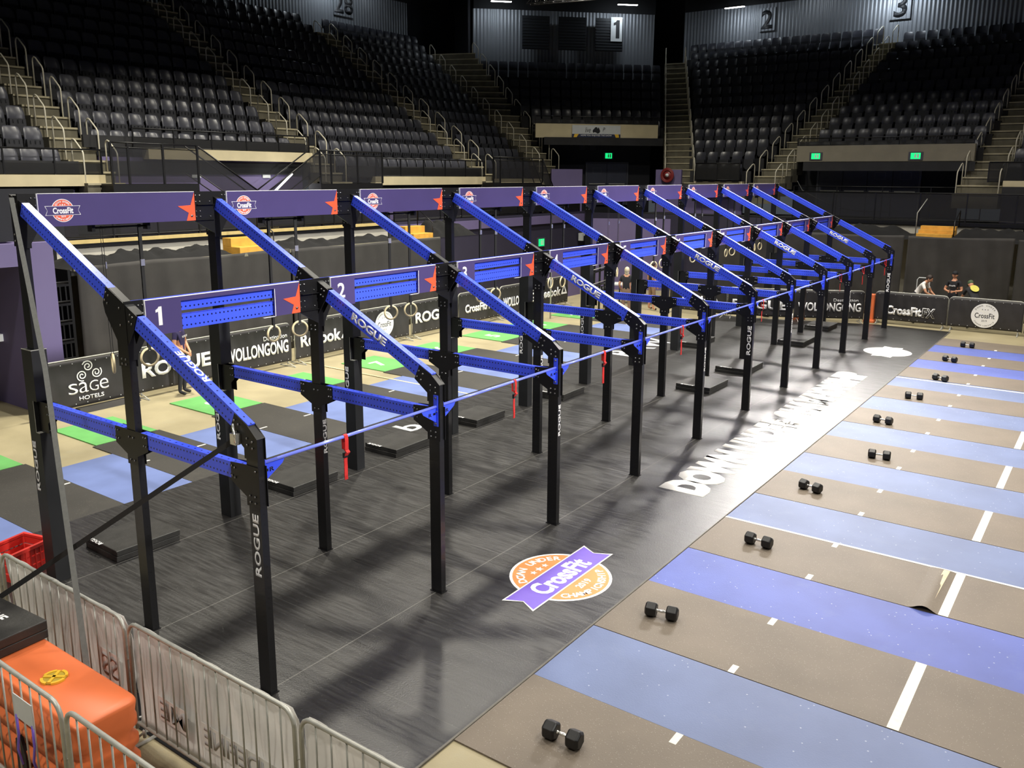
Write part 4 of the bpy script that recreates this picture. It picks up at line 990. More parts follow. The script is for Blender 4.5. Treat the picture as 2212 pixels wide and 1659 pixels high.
def low_seat(mb, Mx):
    # reduced seat for the distance
    vs = []; 
    for (z, y, ws) in ((.40, .035, .96), (.62, .03, 1.0), (.78, .085, .94), (.835, .115, .78)):
        for u in (-1, -.5, .5, 1): vs.append(Mx @ Vector((.225*u*ws, y-.05*u*u+.05, z)))
    fs = [(r*4+i, r*4+i+1, (r+1)*4+i+1, (r+1)*4+i) for r in range(3) for i in range(3)]
    mb.m = 0; mb.add(vs, fs, smooth=True)
    vb = [Mx @ Vector(p) for p in ((-.225, .12, .40), (.225, .12, .40), (.17, .16, .835), (-.17, .16, .835))]; mb.add(vb, [(1, 0, 3, 2)])
    mb.m = 1
    pts = [(-.21, .50), (-.21, .18), (-.13, .085), (.13, .085), (.21, .18), (.21, .50)]
    vs = [Mx @ Vector((u, -.075+.054*(v-.1), v)) for u, v in pts]+[Mx @ Vector((u, -.02+.054*(v-.1), v)) for u, v in pts]
    mb.add(vs, [(0,1,2,3,4,5), (0,5,11,6), (5,4,10,11), (0,6,7,1)])
cands = []      # (distance in view, matrix, label, group)
def lerp(a, b, t): return a+(b-a)*t
terr_n = 0
ORD = ordn+['twelfth', 'thirteenth', 'fourteenth', 'fifteenth', 'sixteenth', 'seventeenth', 'eighteenth', 'nineteenth', 'twentieth', 'next']
def section(key, FL, FR, BL, BR, n, z0, rise, desc, skip=None, k0=0, group=None, wallh=.0, fromright=False):
    """rows of seats on steps between front line FL-FR and back line BL-BR"""
    mb = MB(); nrm = ((BL+BR)-(FL+FR)).normalized()
    for k in range(n):
        t = k/(n-1); a = lerp(FL, BL, t); b = lerp(FR, BR, t); z = z0+rise*k
        dr = (b-a).normalized(); out = Vector((-dr.y, dr.x, 0)); out = out if out.dot(nrm) > 0 else -out
        depth = (lerp(FL, BL, 1/(n-1))-FL).dot(out)
        f = -.42; A0 = a+out*f; B0 = b+out*f; A1 = a+out*(f+depth+.02); B1 = b+out*(f+depth+.02)
        zb = z-rise-.02 if k else z-.35
        mb.add([(A0.x,A0.y,zb),(B0.x,B0.y,zb),(B0.x,B0.y,z),(A0.x,A0.y,z),(A1.x,A1.y,z),(B1.x,B1.y,z)], [(0,1,2,3),(3,2,5,4)])
        L = (b-a).length; c = max(1, round(L/.515)); ang = math.atan2(dr.y, dr.x)
        # seats look towards the arena: local -y = -out
        if out.dot(Vector((-math.sin(ang), math.cos(ang), 0))) < 0: ang += PI
        for i in range(c):
            p = a+(b-a)*((i+.5)/c)
            Mx = Matrix.Translation((p.x, p.y, z)) @ Matrix.Rotation(ang, 4, 'Z')
            cands.append((Mx, 'black tip-up seat, %s row, %s from %s, block %s' % (ORD[k], ORD[(c-1-i) if fromright else i], 'right' if fromright else 'left', desc), group or key))
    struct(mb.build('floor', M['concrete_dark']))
RISE = .543; ZL = 4.55
def rowY(k): return 22.2+.8*k
def left_sec(key, x0, x1, k0, k1, desc, x1b=None, x0b=None):
    section(key, P2(x0, rowY(k0)), P2(x1, rowY(k0)), P2(x0b or x0, rowY(k1)), P2(x1b or x1, rowY(k1)), k1-k0+1, ZL+RISE*k0, RISE, desc, fromright=(x0 < 6))
left_sec('seats left of the leftmost staircase', 5.2, 11.35, 0, 9, 'left of the leftmost staircase')
left_sec('seats between the first and second staircase', 12.6, 19.45, 1, 12, 'between first and second staircases')
left_sec('seats between the second and third staircase', 20.65, 27.8, 0, 12, 'between second and third staircases')
left_sec('seats between the third and fourth staircase', 29.05, 32.3, 0, 12, 'between third and fourth staircases', x1b=35.7)
section('seats under number 1', P2(34.45, 23.0), P2(38.55, 18.9), P2(36.15, 28.1), P2(43.0, 21.2), 7, 6.52, .526, 'under the number 1')
section('seats under number 2', P2(36.0, 15.9), P2(36.0, 13.75), P2(45.6, 20.8), P2(45.6, 10.75), 13, 4.45, RISE, 'under the number 2')
section('seats under number 3', P2(37.1, 11.4), P2(37.1, 5.0), P2(45.6, 9.9), P2(45.6, 3.75), 11, 5.36, .533, 'under the number 3')
section('seats at the right edge', P2(36.0, 3.9), P2(36.0, -3.0), P2(45.6, 2.6), P2(45.6, -4.0), 13, 4.45, RISE, 'at the right edge')
def px(p):
    d = Vector(p)-CAM; z = d.dot(Fv)
    return (1106+1842.38*d.dot(Rv)/z, 829.5-67.04-1842.38*d.dot(Uv)/z, z)
scored = []
for i, (Mx, lab, grp) in enumerate(cands):
    u, v, z = px(Mx @ Vector((0, 0, .5)))
    vis = -15 < u < 2227 and -12 < v < 1600
    scored.append((z if vis else 1e6+z, i))
scored.sort(); near = set(i for z, i in scored[:290])
for i, (Mx, lab, grp) in enumerate(cands):
    if i in near:
        t = D.objects.new('stadium_seat', None); COL.objects.link(t); t.matrix_basis = Mx; t.empty_display_size = .1
        tag(t, lab, 'seat', grp)
        link('backrest', ME_B, t); link('seat_pan', ME_P, t); link('bracket', ME_F, t)
    else: low_seat(far_m, Mx)
tag(far_m.build('distant_stadium_seats', [M['seat_far'], M['seat_pan']]), 'hundreds of black tip-up seats filling the higher and farther rows of the stands', 'seats', kind='stuff')

SD = {1: 'farthest left', 2: 'second from left', 3: 'third from left', 4: 'fourth from left', 5: 'between numbers 1 and 2', 6: 'between numbers 2 and 3', 7: 'farthest right'}
def staircase(idx, desc, BL_, BR_, TL_, TR_, z0, z1, rails='both', rails_from=0.0, mt='concrete_step'):
    n = max(4, round((z1-z0)/.2975)); mb = MB()
    for k in range(n):
        t0, t1 = k/n, (k+1)/n; z = z0+(z1-z0)*(k+1)/n
        a0 = lerp(BL_, TL_, t0); b0 = lerp(BR_, TR_, t0); a1 = lerp(BL_, TL_, t1+.3/n); b1 = lerp(BR_, TR_, t1+.3/n)
        zb = z-(z1-z0)/n-.25
        vs = [(a0.x,a0.y,zb),(b0.x,b0.y,zb),(b1.x,b1.y,zb),(a1.x,a1.y,zb),(a0.x,a0.y,z),(b0.x,b0.y,z),(b1.x,b1.y,z),(a1.x,a1.y,z)]
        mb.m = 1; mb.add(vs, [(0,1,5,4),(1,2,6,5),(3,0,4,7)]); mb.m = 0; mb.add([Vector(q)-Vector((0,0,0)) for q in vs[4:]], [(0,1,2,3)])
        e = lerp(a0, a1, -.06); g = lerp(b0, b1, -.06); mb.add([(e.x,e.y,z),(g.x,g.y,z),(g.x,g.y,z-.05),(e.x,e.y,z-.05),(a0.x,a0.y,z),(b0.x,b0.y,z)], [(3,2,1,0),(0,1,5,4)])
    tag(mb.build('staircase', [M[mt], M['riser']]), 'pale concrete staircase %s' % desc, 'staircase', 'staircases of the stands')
    m_ = n//2
    for side, (B, T_) in (('left', (BL_, TL_)), ('right', (BR_, TR_))):
        for k in range(m_):
            t = (k+rails_from)/m_
            if t > .99: break
            z = z0+(z1-z0)*(2*k+1)/n; step = (T_-B)/m_; d = step.normalized(); dl = step.length; inn = ((BL_+BR_)/2-(B)).normalized()*.05
            p = lerp(B, T_, min(1, (k+.75)/m_))+inn; rz = (z1-z0)/m_
            def q(u, h): v = p+d*u; return (v.x, v.y, z+h)
            mb = MB(); pts = [q(.05, .30), q(.05, .98), q(.02, 1.06), q(-.05, 1.09), q(-.13, 1.06), q(-.42, .82), q(-.47, .75), q(-.48, .66), q(-.48, -.42)]
            mb.tube(pts, .021, 6)
            o = mb.build('handrail', M['rail_cream'])
            tag(o, 'pale bent handrail, %s from the bottom, %s side, staircase %s' % (ORD[k], side, SD[idx]), 'handrail', 'handrails on the staircases')
def LP(x, k): return P2(x, 22.2-.42+.8*k)
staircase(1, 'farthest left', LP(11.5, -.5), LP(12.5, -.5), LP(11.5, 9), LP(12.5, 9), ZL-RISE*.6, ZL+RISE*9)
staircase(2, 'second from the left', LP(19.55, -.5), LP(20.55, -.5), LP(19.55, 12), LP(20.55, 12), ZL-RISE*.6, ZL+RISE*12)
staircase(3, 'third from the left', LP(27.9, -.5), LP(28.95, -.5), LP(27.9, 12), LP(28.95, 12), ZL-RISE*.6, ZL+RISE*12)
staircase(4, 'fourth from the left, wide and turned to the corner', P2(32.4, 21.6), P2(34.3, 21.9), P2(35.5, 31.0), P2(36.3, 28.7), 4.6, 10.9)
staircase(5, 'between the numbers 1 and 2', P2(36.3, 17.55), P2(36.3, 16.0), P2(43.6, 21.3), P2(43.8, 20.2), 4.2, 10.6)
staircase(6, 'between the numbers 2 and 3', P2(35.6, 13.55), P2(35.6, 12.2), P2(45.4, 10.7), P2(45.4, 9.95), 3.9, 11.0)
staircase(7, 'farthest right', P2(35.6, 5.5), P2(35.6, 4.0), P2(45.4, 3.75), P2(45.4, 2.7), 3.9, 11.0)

# ------------------------------------------------------------------ upper walls, ceiling, number signs
def wall(name, A, B, z0, z1, mt, t=.12, parent=None):
    """vertical slab from A to B; object x axis runs along it"""
    A = Vector((A.x, A.y, 0)); B = Vector((B.x, B.y, 0)); L = (B-A).length
    mb = MB(); mb.box((0, 0, 0), (L, t, z1-z0)); o = mb.build(name, mt, parent, Matrix.Translation((A.x, A.y, z0)) @ Matrix.Rotation(math.atan2(B.y-A.y, B.x-A.x), 4, 'Z'))
    return o
struct(wall('wall_left', P2(-12, 32.75), P2(35.9, 32.75), 4.5, 13.7, M['corrugated']))
struct(wall('wall_corner', P2(37.2, 29.3), P2(44.2, 22.3), 9.0, 13.3, M['corrugated']))
struct(wall('wall_end', P2(46.5, 21.6), P2(46.5, -9), 4.0, 13.67, M['corrugated']))
struct(wall('wall_back', P2(35.9, 32.75), P2(37.0, 33.3), 4.5, 16, M['wall_dark'])); struct(wall('wall_back', P2(35.9, 33.2), P2(50, 33.2), 4.5, 18, M['wall_dark']))
struct(wall('wall_back', P2(48.5, 33), P2(48.5, -12), 4.0, 18, M['wall_dark'])); struct(wall('wall_back', P2(44.4, 22.5), P2(48.5, 26.5), 4.0, 15, M['wall_dark']))
struct(wall('wall_back', P2(37.1, 29.4), P2(40.0, 32.7), 4.0, 15, M['wall_dark']))
for (A, B, zt) in ((P2(-12, 32.7), P2(35.9, 32.7), 13.7), (P2(37.2, 29.25), P2(44.2, 22.25), 13.3), (P2(46.45, 21.6), P2(46.45, -9), 13.67)):
    o = wall('t', A, B, zt, 16.2, M['ceiling'], .3); o.name = 'trim_%d' % (90+len([q for q in D.objects if q.name.startswith('trim_9')])); struct(o)
mb = MB(); mb.box((-16, -30, 16.2), (62, 42, 16.4)); struct(mb.build('ceiling', M['ceiling']))
struct(wall('wall_near', Vector((-14, -26, 0)), Vector((60, -26, 0)), 0, 16.2, M['wall_dark'])); 
def sign_on(name, label, c, ux, w, h, mt, txt, tmt, th, parent=None, off=.03, bold=.03, tw=None):
    ux = Vector((ux[0], ux[1], 0)).normalized(); nrm = Vector((-ux.y, ux.x, 0)); 
    if nrm.dot(Vector((CX, CY, 0))-Vector((c[0], c[1], 0))) > 0: pass
    F_ = frame(c, ux, (0,0,1)); t = thing(name, label, 'sign', (0,0,0)); t.matrix_basis = F_
    mb = MB(); mb.box((-w/2, -h/2, 0), (w/2, h/2, .03)); mb.build('sign_board', mt, t)
    me = text_mesh(txt, tw, th, bold); wd = max(v.co.x for v in me.vertices)
    text('number', txt, tmt, t, (-wd/2, -th/2, .032), (1,0,0), (0,1,0), w=tw, h=th, bold=bold); return t
sign_on('section_sign', 'white square sign with a black 1 on the corrugated corner wall', (37.58, 17.44, 12.38), (s2, -s2), .62, 1.22, M['sign_white'], '1', M['sign_black'], .92)
sign_on('section_sign', 'large black numeral two over the block left of the sloping staircase', (41.90, 10.83, 12.86), (0, -1), .85, 1.15, M['corrugated'], '2', M['sign_black'], .95)
sign_on('section_sign', 'large black numeral three beside the brightest strip lamp', (41.90, 4.27, 12.88), (0, -1), .95, 1.25, M['corrugated'], '3', M['sign_black'], 1.1)
sign_on('section_sign', 'large black 28 on the wall above the left stand', (26.75, 26.70, 12.95), (1, 0), 1.3, 1.15, M['corrugated'], '28', M['sign_black'], .95)
# shuttered openings on the corner wall
def on_corner(D_, s_, z): # point on plane n=(1,1)/sqrt2 at distance D_, s_ measured along (1,-1)/sqrt2
    return Vector(((D_+s_)*s2+CX, (D_-s_)*s2+CY, z))
for k, (xa, xb) in enumerate(((34.03, 35.06), (35.4, 36.47), (36.82, 37.88))):
    a = P2(xa-CX, 0); z0_, z1_ = 11.26, 12.93
    s0 = ((xa-CX)*math.sqrt(2)-46.42); s1 = ((xb-CX)*math.sqrt(2)-46.42)
    mb = MB(); mb.box((0, 0, 0), (s1-s0, .04, z1_-z0_))
    for q in range(11): mb.box((.03, -.02, .05+q*.145), (s1-s0-.03, 0, .10+q*.145))
    p = on_corner(46.38, s0, z0_); t = mb.build('wall_louvre', M['grey_metal'], None, Matrix.Translation(p) @ Matrix.Rotation(-PI/4, 4, 'Z'))
    tag(t, 'dark louvred panel on the corrugated corner wall, %s of three' % ('left', 'middle', 'right')[k], 'louvre', 'dark louvred panels')
# strip lamps washing the walls
LAMPS = [(Vector((32.5, 21.3, 13.38)), (s2, -s2), 'above the left end of the corrugated corner wall', 26), (Vector((37.2, 16.6, 13.45)), (s2, -s2), 'above the number 1', 30), (Vector((40.5, 12.1, 13.36)), (0, -1), 'left of the number 2', 34),
         (Vector((40.5, 8.3, 13.75)), (0, -1), 'between the numbers 2 and 3', 8), (Vector((40.5, 4.5, 13.45)), (0, -1), 'beside the number 3', 90), (Vector((25.5, 25.6, 14.2)), (1, 0), 'above the left stand', 60), (Vector((28.2, 25.6, 14.3)), (1, 0), 'over the top rows of the left stand', 10)]
for p, ux, desc, pw in LAMPS:
    rz = math.atan2(ux[1], ux[0]); t = thing('strip_lamp', 'white strip lamp hanging '+desc, 'lamp', p, rz)
    mb = MB(); mb.box((-.55, -.09, .03), (.55, .09, .09)); mb.build('housing', M['steel_black'], t)
    mb = MB(); mb.box((-.52, -.07, 0), (.52, .07, .03)); mb.build('tube', M['lamp_white'], t)
    mb = MB(); mb.cyl((-.4, 0, .09), (-.4, 0, 16.15-p.z), .006, 6); mb.cyl((.4, 0, .09), (.4, 0, 16.15-p.z), .006, 6); mb.build('hanger', M['steel_black'], t)
    l = area('strip_light', (p.x, p.y, p.z-.04), 1.0, pw, (.82, .92, 1.0), sy=.15); l.rotation_euler = (0, 0, rz)
    out = Vector((-ux[1], ux[0], 0)); l.rotation_euler = (Vector((out.x*.8, out.y*.8, -1))).to_track_quat('-Z', 'Y').to_euler()
# truss
t = thing('lighting_truss', 'short length of aluminium lighting truss hanging below the dark ceiling', 'truss', (25.5, 13.0, 11.45), math.radians(100))
mb = MB()
for (yy, zz) in ((-.17, 0), (.17, 0), (0, .3)): mb.tube([(-1.6, yy, zz), (1.6, yy, zz)], .025, 8)
for k in range(8):
    x0 = -1.6+.4*k
    for (a, b) in (((-.17, 0), (0, .3)), ((.17, 0), (0, .3)), ((-.17, 0), (.17, 0))): mb.tube([(x0, a[0], a[1]), (x0+.2, b[0], b[1]), (x0+.4, a[0], a[1])], .010, 6)
mb.build('frame', M['truss'], t)
mb = MB(); mb.cyl((-1.3, 0, .3), (-1.3, 0, 4.7), .01, 6); mb.cyl((1.3, 0, .3), (1.3, 0, 4.7), .01, 6); mb.build('cable', M['steel_black'], t)
# ================================================================== FASCIAS, CONCOURSE, RAILINGS
def trimbox(A, B, z0, z1, t, mt):
    o = wall('t', A, B, z0, z1, mt, t); trimbox.n += 1; o.name = 'trim_%d' % trimbox.n; return struct(o)
trimbox.n = 0
def LW(x, y): return Vector((x, y, 0))
# left side: cream bands
trimbox(LW(-8, 15.5), LW(7.55, 15.5), 4.44, 4.72, .3, M['concrete_fascia'])
trimbox(LW(9.3, 16.3), LW(15.2, 16.3), 5.15, 5.45, .3, M['concrete_fascia'])
trimbox(LW(17.3, 15.5), LW(23.6, 15.5), 4.40, 4.70, .3, M['concrete_fascia'])
struct(wall('wall_left_concourse', LW(24.5, 15.85), LW(27.8, 15.85), 3.16, 4.42, M['wall_purple']))
trimbox(LW(24.5, 15.5), LW(27.8, 15.5), 4.38, 4.62, .3, M['concrete_fascia'])
# dark risers under the first rows
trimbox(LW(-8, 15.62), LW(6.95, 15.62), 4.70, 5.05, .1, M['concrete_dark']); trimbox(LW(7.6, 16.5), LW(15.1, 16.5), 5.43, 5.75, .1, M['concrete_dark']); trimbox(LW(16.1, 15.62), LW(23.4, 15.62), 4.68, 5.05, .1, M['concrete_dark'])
# purple walls under the bands and the concourse slab
struct(wall('wall_left_concourse', LW(-8, 15.85), LW(6.9, 15.85), 3.16, 4.46, M['wall_purple'])); struct(wall('wall_left_concourse', LW(8.05, 16.6), LW(14.98, 16.6), 3.16, 5.20, M['wall_purple'])); struct(wall('wall_left_concourse', LW(16.1, 15.85), LW(23.3, 15.85), 3.16, 4.42, M['wall_purple']))
mb = MB(); mb.box((-8, 14.62, 3.02), (29.6, 16.8, 3.16)); struct(mb.build('floor', M['concrete_dark']))
trimbox(LW(4.6, 14.55), LW(17.0, 14.55), 3.08, 3.17, .08, M['ledge']); trimbox(LW(4.6, 14.57), LW(17.0, 14.57), 2.98, 3.08, .06, M['rail_black'])
struct(wall('wall_left_low', LW(4.6, 14.62), LW(17.0, 14.62), 0, 3.02, M['white_wall']))
# white wall vents close to the column
mb = MB()
for k in range(7): mb.box((4.72+.14*k, 14.50, 2.35), (4.78+.14*k, 14.60, 2.98))
tag(mb.build('slatted_vent', M['rail_black']), 'row of upright black slats over the pale wall beside the purple column', 'vent')
def railing(nm, label, A, B, z, h, mt_panel, group=None, post_d=1.2, top='rail_black', mesh_z=(.08, .98), posts=True):
    A, B = Vector(A), Vector(B); L = (B-A).length; t = thing(nm, label, 'railing', (A.x, A.y, z), math.atan2(B.y-A.y, B.x-A.x), group)
    dz = B.z-A.z if abs(B.z-A.z) > 1e-6 else 0; hl = math.hypot(B.x-A.x, B.y-A.y)
    mb = MB(); mb.tube([(0,0,h), (hl,0,h+dz)], .022, 6); mb.tube([(0,0,mesh_z[0]), (hl,0,mesh_z[0]+dz)], .014, 6)
    n = max(1, round(hl/post_d))
    for k in range(n+1):
        x = hl*k/n; mb.box((x-.018, -.018, dz*k/n), (x+.018, .018, h+dz*k/n))
    mb.build('rail_frame', M['rail_black'], t)
    if mt_panel:
        mb = MB(); mb.prism([(0, mesh_z[0]), (hl, mesh_z[0]+dz), (hl, h*mesh_z[1]+dz), (0, h*mesh_z[1])], -.003, .003, lambda u, v, d: (u, d, v)); mb.build('infill_panel', M[mt_panel], t)
    return t
# walkway balustrade above the low white wall
railing('walkway_railing', 'long dark mesh balustrade along the walkway over the pale wall on the left', (4.7, 14.66, 0), (17.0, 14.66, 0), 3.16, 1.0, 'mesh_panel')
railing('front_railing', 'thin black rail in front of the seats left of the leftmost staircase', (-2, 15.55, 0), (7.5, 15.55, 0), 4.72, .62, 'mesh_panel', 'thin black rails before the lowest seats', mesh_z=(.02, .45))
railing('front_railing', 'thin black rail in front of the seats over the purple doorway wall on the left', (8.9, 16.35, 0), (15.1, 16.35, 0), 5.45, .52, 'mesh_panel', 'thin black rails before the lowest seats', mesh_z=(.02, .5))
railing('front_railing', 'thin black rail in front of the seats between the second and third staircase', (17.4, 15.55, 0), (23.6, 15.55, 0), 4.70, .62, 'mesh_panel', 'thin black rails before the lowest seats', mesh_z=(.02, .5))
# landings at the foot of the staircases: black slab, mesh balustrade, falling rail
def landing(desc, x0, x1, y, z, fall, side):
    t = thing('stair_landing', 'black landing with mesh balustrade %s' % desc, 'landing', (0, 0, 0))
    mb = MB(); mb.box((x0, y, z-.24), (x1, y+.56, z)); mb.box((x0, y, 3.165), (x0+.08, y+.08, z-.2)); mb.box((x1-.08, y, 3.165), (x1, y+.08, z-.2)); mb.build('slab', M['rail_black'], t)
    mb = MB()
    for xx in (x0, x0+.45, x0+(x1-x0)*.58, x1): mb.box((xx-.025, y-.02, z), (xx+.025, y+.03, z+1.02))
    mb.tube([(x0, y, z+1.02), (x1, y, z+1.0)], .022, 6); mb.tube([(x0, y, z+.9), (x1, y, z+.88)], .014, 6)
    mb.build('balustrade', M['rail_black'], t)
    mb = MB(); mb.box((x0, y, z+.02), (x1, y+.006, z+.88)); mb.build('infill_panel', M['glass'], t)
    xs = x1 if side > 0 else x0; xe = xs+side*fall; mb = MB()
    ze = z-1.25
    for dy in (0, .56):
        mb.tube([(xs, y+dy, z+1.0), (xe, y+dy, ze+1.0)], .022, 6); mb.tube([(xs, y+dy, z+.25), (xe, y+dy, ze+.25)], .018, 6)
    mb.build('falling_rail', M['rail_black'], t)
    mb = MB(); mb.prism([(xs, z+.98), (xe, ze+.98), (xe, ze+.25), (xs, z+.25)], y, y+.006, lambda u, v, d: (u, d, v)); mb.build('stair_panel', M['glass'], t)
    mb = MB()
    for k in range(5):
        a = xs+side*fall*k/5; b = xs+side*fall*(k+1)/5; mb.box((min(a,b), y+.05, z-.25*(k+1)-.05), (max(a,b), y+.52, z-.25*(k+1)))
    mb.build('tread', M['concrete_step'], t); return t
landing('at the foot of the farthest left staircase', 7.3, 9.75, 14.72, 4.50, 2.0, 1)
landing('at the foot of the second staircase from the left', 14.1, 16.85, 14.72, 4.48, 2.1, -1)
landing('at the foot of the third staircase from the left', 23.1, 26.6, 14.72, 4.46, .9, 1)
# lit escalator-like strip seen through the second landing
t = thing('strip_lamp', 'slanting white strip lamp in the stairwell below the second landing', 'lamp', (13.7, 16.0, 4.45), 0)
mb = MB(); mb.tube([(-.45, 0, -.28), (.35, 0, .32)], .035, 8); mb.build('tube', M['lamp_white'], t)
for (x, lab) in ((13.5, 'small blue and white section notice on the purple wall near the second staircase'), (10.95, 'small blue and white section notice on the purple wall near the first staircase')):
    t = thing('section_notice', lab, 'notice', (x, 16.57, 4.80)); mb = MB(); mb.box((-.15, 0, -.02), (.15, .02, .18)); mb.build('blue_panel', M['sign_blue'], t)
    mb = MB(); mb.box((-.15, 0, -.16), (.15, .02, -.04)); mb.build('white_panel', M['sign_white'], t)
    text('lettering', 'Section', M['white'], t, (-.13, -.003, .09), (1,0,0), (0,0,1), w=.18, h=.05); text('lettering', '26/27', M['white'], t, (-.13, -.003, .02), (1,0,0), (0,0,1), w=.16, h=.05)
# portal and column at the far left
def portal():
    mb = MB()
    mb.box((3.42, 11.40, 0), (4.02, 11.62, 3.42)); mb.box((-4, 11.40, 2.98), (3.42, 11.62, 3.42)); mb.box((3.42, 11.62, 0), (3.60, 13.6, 3.42)); mb.box((-4, 11.62, 3.0), (3.42, 13.6, 3.05))
    return struct(mb.build('wall_portal', M['wall_purple']))
portal()
struct(wall('wall_portal_back', LW(-8, 17.0), LW(4.6, 17.0), 0, 3.1, mat('grey_green_wall', (112, 122, 112), .8, 0, .1, 1)))
struct(wall('wall_portal_side', LW(3.0, 14.2), LW(3.0, 17.0), 0, 3.0, M['wall_purple_dark']))
struct(wall('wall_above_portal', LW(-8, 12.0), LW(4.6, 12.0), 3.42, 4.45, M['wall_dark'])); 
mb = MB(); mb.box((3.30, 12.6, 1.35), (3.42, 12.72, 1.50)); tag(mb.build('wall_switch', M['sign_white']), 'small white switch box on the inner side of the purple column', 'switch')
mb = MB(); mb.box((1.6, 12.1, .01), (1.65, 16, .012)); 
# folded seating machine behind the drape end
t = thing('folded_bleacher', 'stack of folded black bleacher frames between the purple column and the drape', 'bleacher', (4.45, 12.6, 0))
for k in range(6):
    z = .25+.42*k; mb = MB(); mb.box((-.32, 0, z), (.42, 1.8, z+.05)); mb.tube([(-.28, -.03, z+.10), (.40, -.03, z+.10)], .02, 6)
    for q in range(6): mb.box((-.28+q*.12, -.02, z-.3), (-.25+q*.12, .0, z))
    mb.build('deck', M['steel_black'], t)
mb = MB(); mb.box((-.36, .0, 0), (-.30, 1.8, 2.7)); mb.box((.42, 0, 0), (.48, 1.8, 2.7)); mb.build('side_frame', M['steel_black'], t)
# drapes
def drape(label, A, B, z1, seed, nfold=None, group='black drapes round the floor', mt='drape', amp=.07):
    A, B = Vector((A[0], A[1], 0)), Vector((B[0], B[1], 0)); L = (B-A).length; d = (B-A)/L; nn = Vector((d.y, -d.x, 0)); rnd = random.Random(seed)
    n = int(L/.06); ph = [rnd.uniform(0, 6.28) for _ in range(4)]; vs = []; rows = (0, .12, .35, .6, .85, .97, 1)
    for v in rows:
        for i in range(n+1):
            s_ = L*i/n; a = amp*(.25+.75*(1-v)); 
            off = a*(math.sin(s_*5.1+ph[0]+1.5*math.sin(s_*.9+ph[1]))+.5*math.sin(s_*12.3+ph[2]+v*1.2)+.3*math.sin(s_*2.0+ph[3]))
            p = A+d*s_+nn*off; vs.append((p.x, p.y, .003+v*(z1-.003)+(.02*math.sin(s_*1.7+ph[2]) if v == 1 else 0)))
    fs = [(r*(n+1)+i, r*(n+1)+i+1, (r+1)*(n+1)+i+1, (r+1)*(n+1)+i) for r in range(len(rows)-1) for i in range(n)]
    mb = MB(); mb.add(vs, fs, smooth=True); o = mb.build('drape', M[mt]); s_ = o.modifiers.new('thick', 'SOLIDIFY'); s_.thickness = .006
    return tag(o, label, 'drape', group)
drape('black drape behind the leftmost banners, from the purple column to the third rear upright', (5.05, 12.55), (10.95, 12.55), 2.76, 1)
drape('black drape behind the rings, right of the first drape', (11.0, 12.55), (17.3, 12.55), 2.74, 2)
drape('black drape behind the far end of the rig', (26.0, 6.4), (27.4, .25), 2.80, 3)
drape('black drape behind the people at the far right, left one', (27.55, .15), (28.2, -3.0), 2.78, 4)
drape('black drape at the right edge of the picture', (28.25, -3.1), (27.6, -9.5), 2.78, 5)
mb = MB(); mb.box((5.0, 12.58, 2.66), (17.3, 12.64, 2.74)); tag(mb.build('drape_rail', M['olive']), 'thin rail holding the drapes behind the rings', 'rail')
struct(wall('trim_200', LW(5.0, 12.7), LW(17.3, 12.7), 2.55, 2.66, M['concrete_dark'], 1.8)).name = 'trim_200'
def heap(label, A, B, z, w, h, seed):
    A, B = Vector((A[0], A[1], 0)), Vector((B[0], B[1], 0)); L = (B-A).length; d = (B-A)/L; nn = Vector((-d.y, d.x, 0)); rnd = random.Random(seed); nx = int(L/.07); ny = 12; vs = []
    ks = [(rnd.uniform(1, 4), rnd.uniform(0, 6.28), rnd.uniform(-3, 3)) for _ in range(3)]+[(rnd.uniform(6, 16), rnd.uniform(0, 6.28), rnd.uniform(-9, 9)) for _ in range(6)]
    for i in range(nx+1):
        s_ = L*i/nx; e = min(1, s_/.4, (L-s_)/.4)
        for j in range(ny+1):
            v = j/ny; q = math.sin(PI*v)**.55
            b = .5+.5*sum(math.sin(k*s_+p+t_*v*2)*(1.0/(1+.12*k)) for k, p, t_ in ks)/2.6
            p = A+d*s_+nn*(v*w); vs.append((p.x, p.y, z+max(.0, e*q*h*(.35+.75*max(0, b)))))
    fs = [(i*(ny+1)+j, (i+1)*(ny+1)+j, (i+1)*(ny+1)+j+1, i*(ny+1)+j+1) for i in range(nx) for j in range(ny)]
    mb = MB(); mb.add(vs, fs, smooth=True); return tag(mb.build('cloth_heap', M['cloth_black']), label, 'cloth', 'heaps of black cloth on the ledge')
heap('heap of black cloth on the ledge left of the first wooden steps', (5.1, 12.75), (9.6, 12.75), 2.66, 1.5, .34, 1)
heap('heap of black cloth on the ledge between the two wooden step units on the left', (10.5, 12.75), (16.0, 12.75), 2.66, 1.5, .28, 2)
heap('heap of black cloth on the ledge right of the second wooden steps on the left', (17.1, 12.75), (19.5, 12.7), 2.70, 1.2, .55, 6)
def steps(label, x, y, rz, n, w, z, rise=.19, run=.28):
    t = thing('wooden_steps', label, 'steps', (x, y, z), rz, 'yellow plywood step units')
    for k in range(n):
        mb = MB(); mb.box((0, k*run, rise*k), (w, n*run, rise*(k+1))); mb.build('step', M['plywood'], t, bevel=.006)
    mb = MB(); mb.tube([(w+.04, n*run, rise*n), (w+.04, n*run, rise*n+.55), (w+.04, .05, .55), (w+.04, .05, .0)], .018, 6); mb.build('side_rail', M['rail_black'], t)
steps('yellow plywood steps on the ledge behind the second rear upright', 9.45, 12.72, 0, 2, 1.1, 2.665, .22, .36)
steps('yellow plywood steps on the ledge behind the fourth rear upright', 16.15, 12.72, 0, 2, .95, 2.665, .22, .36)
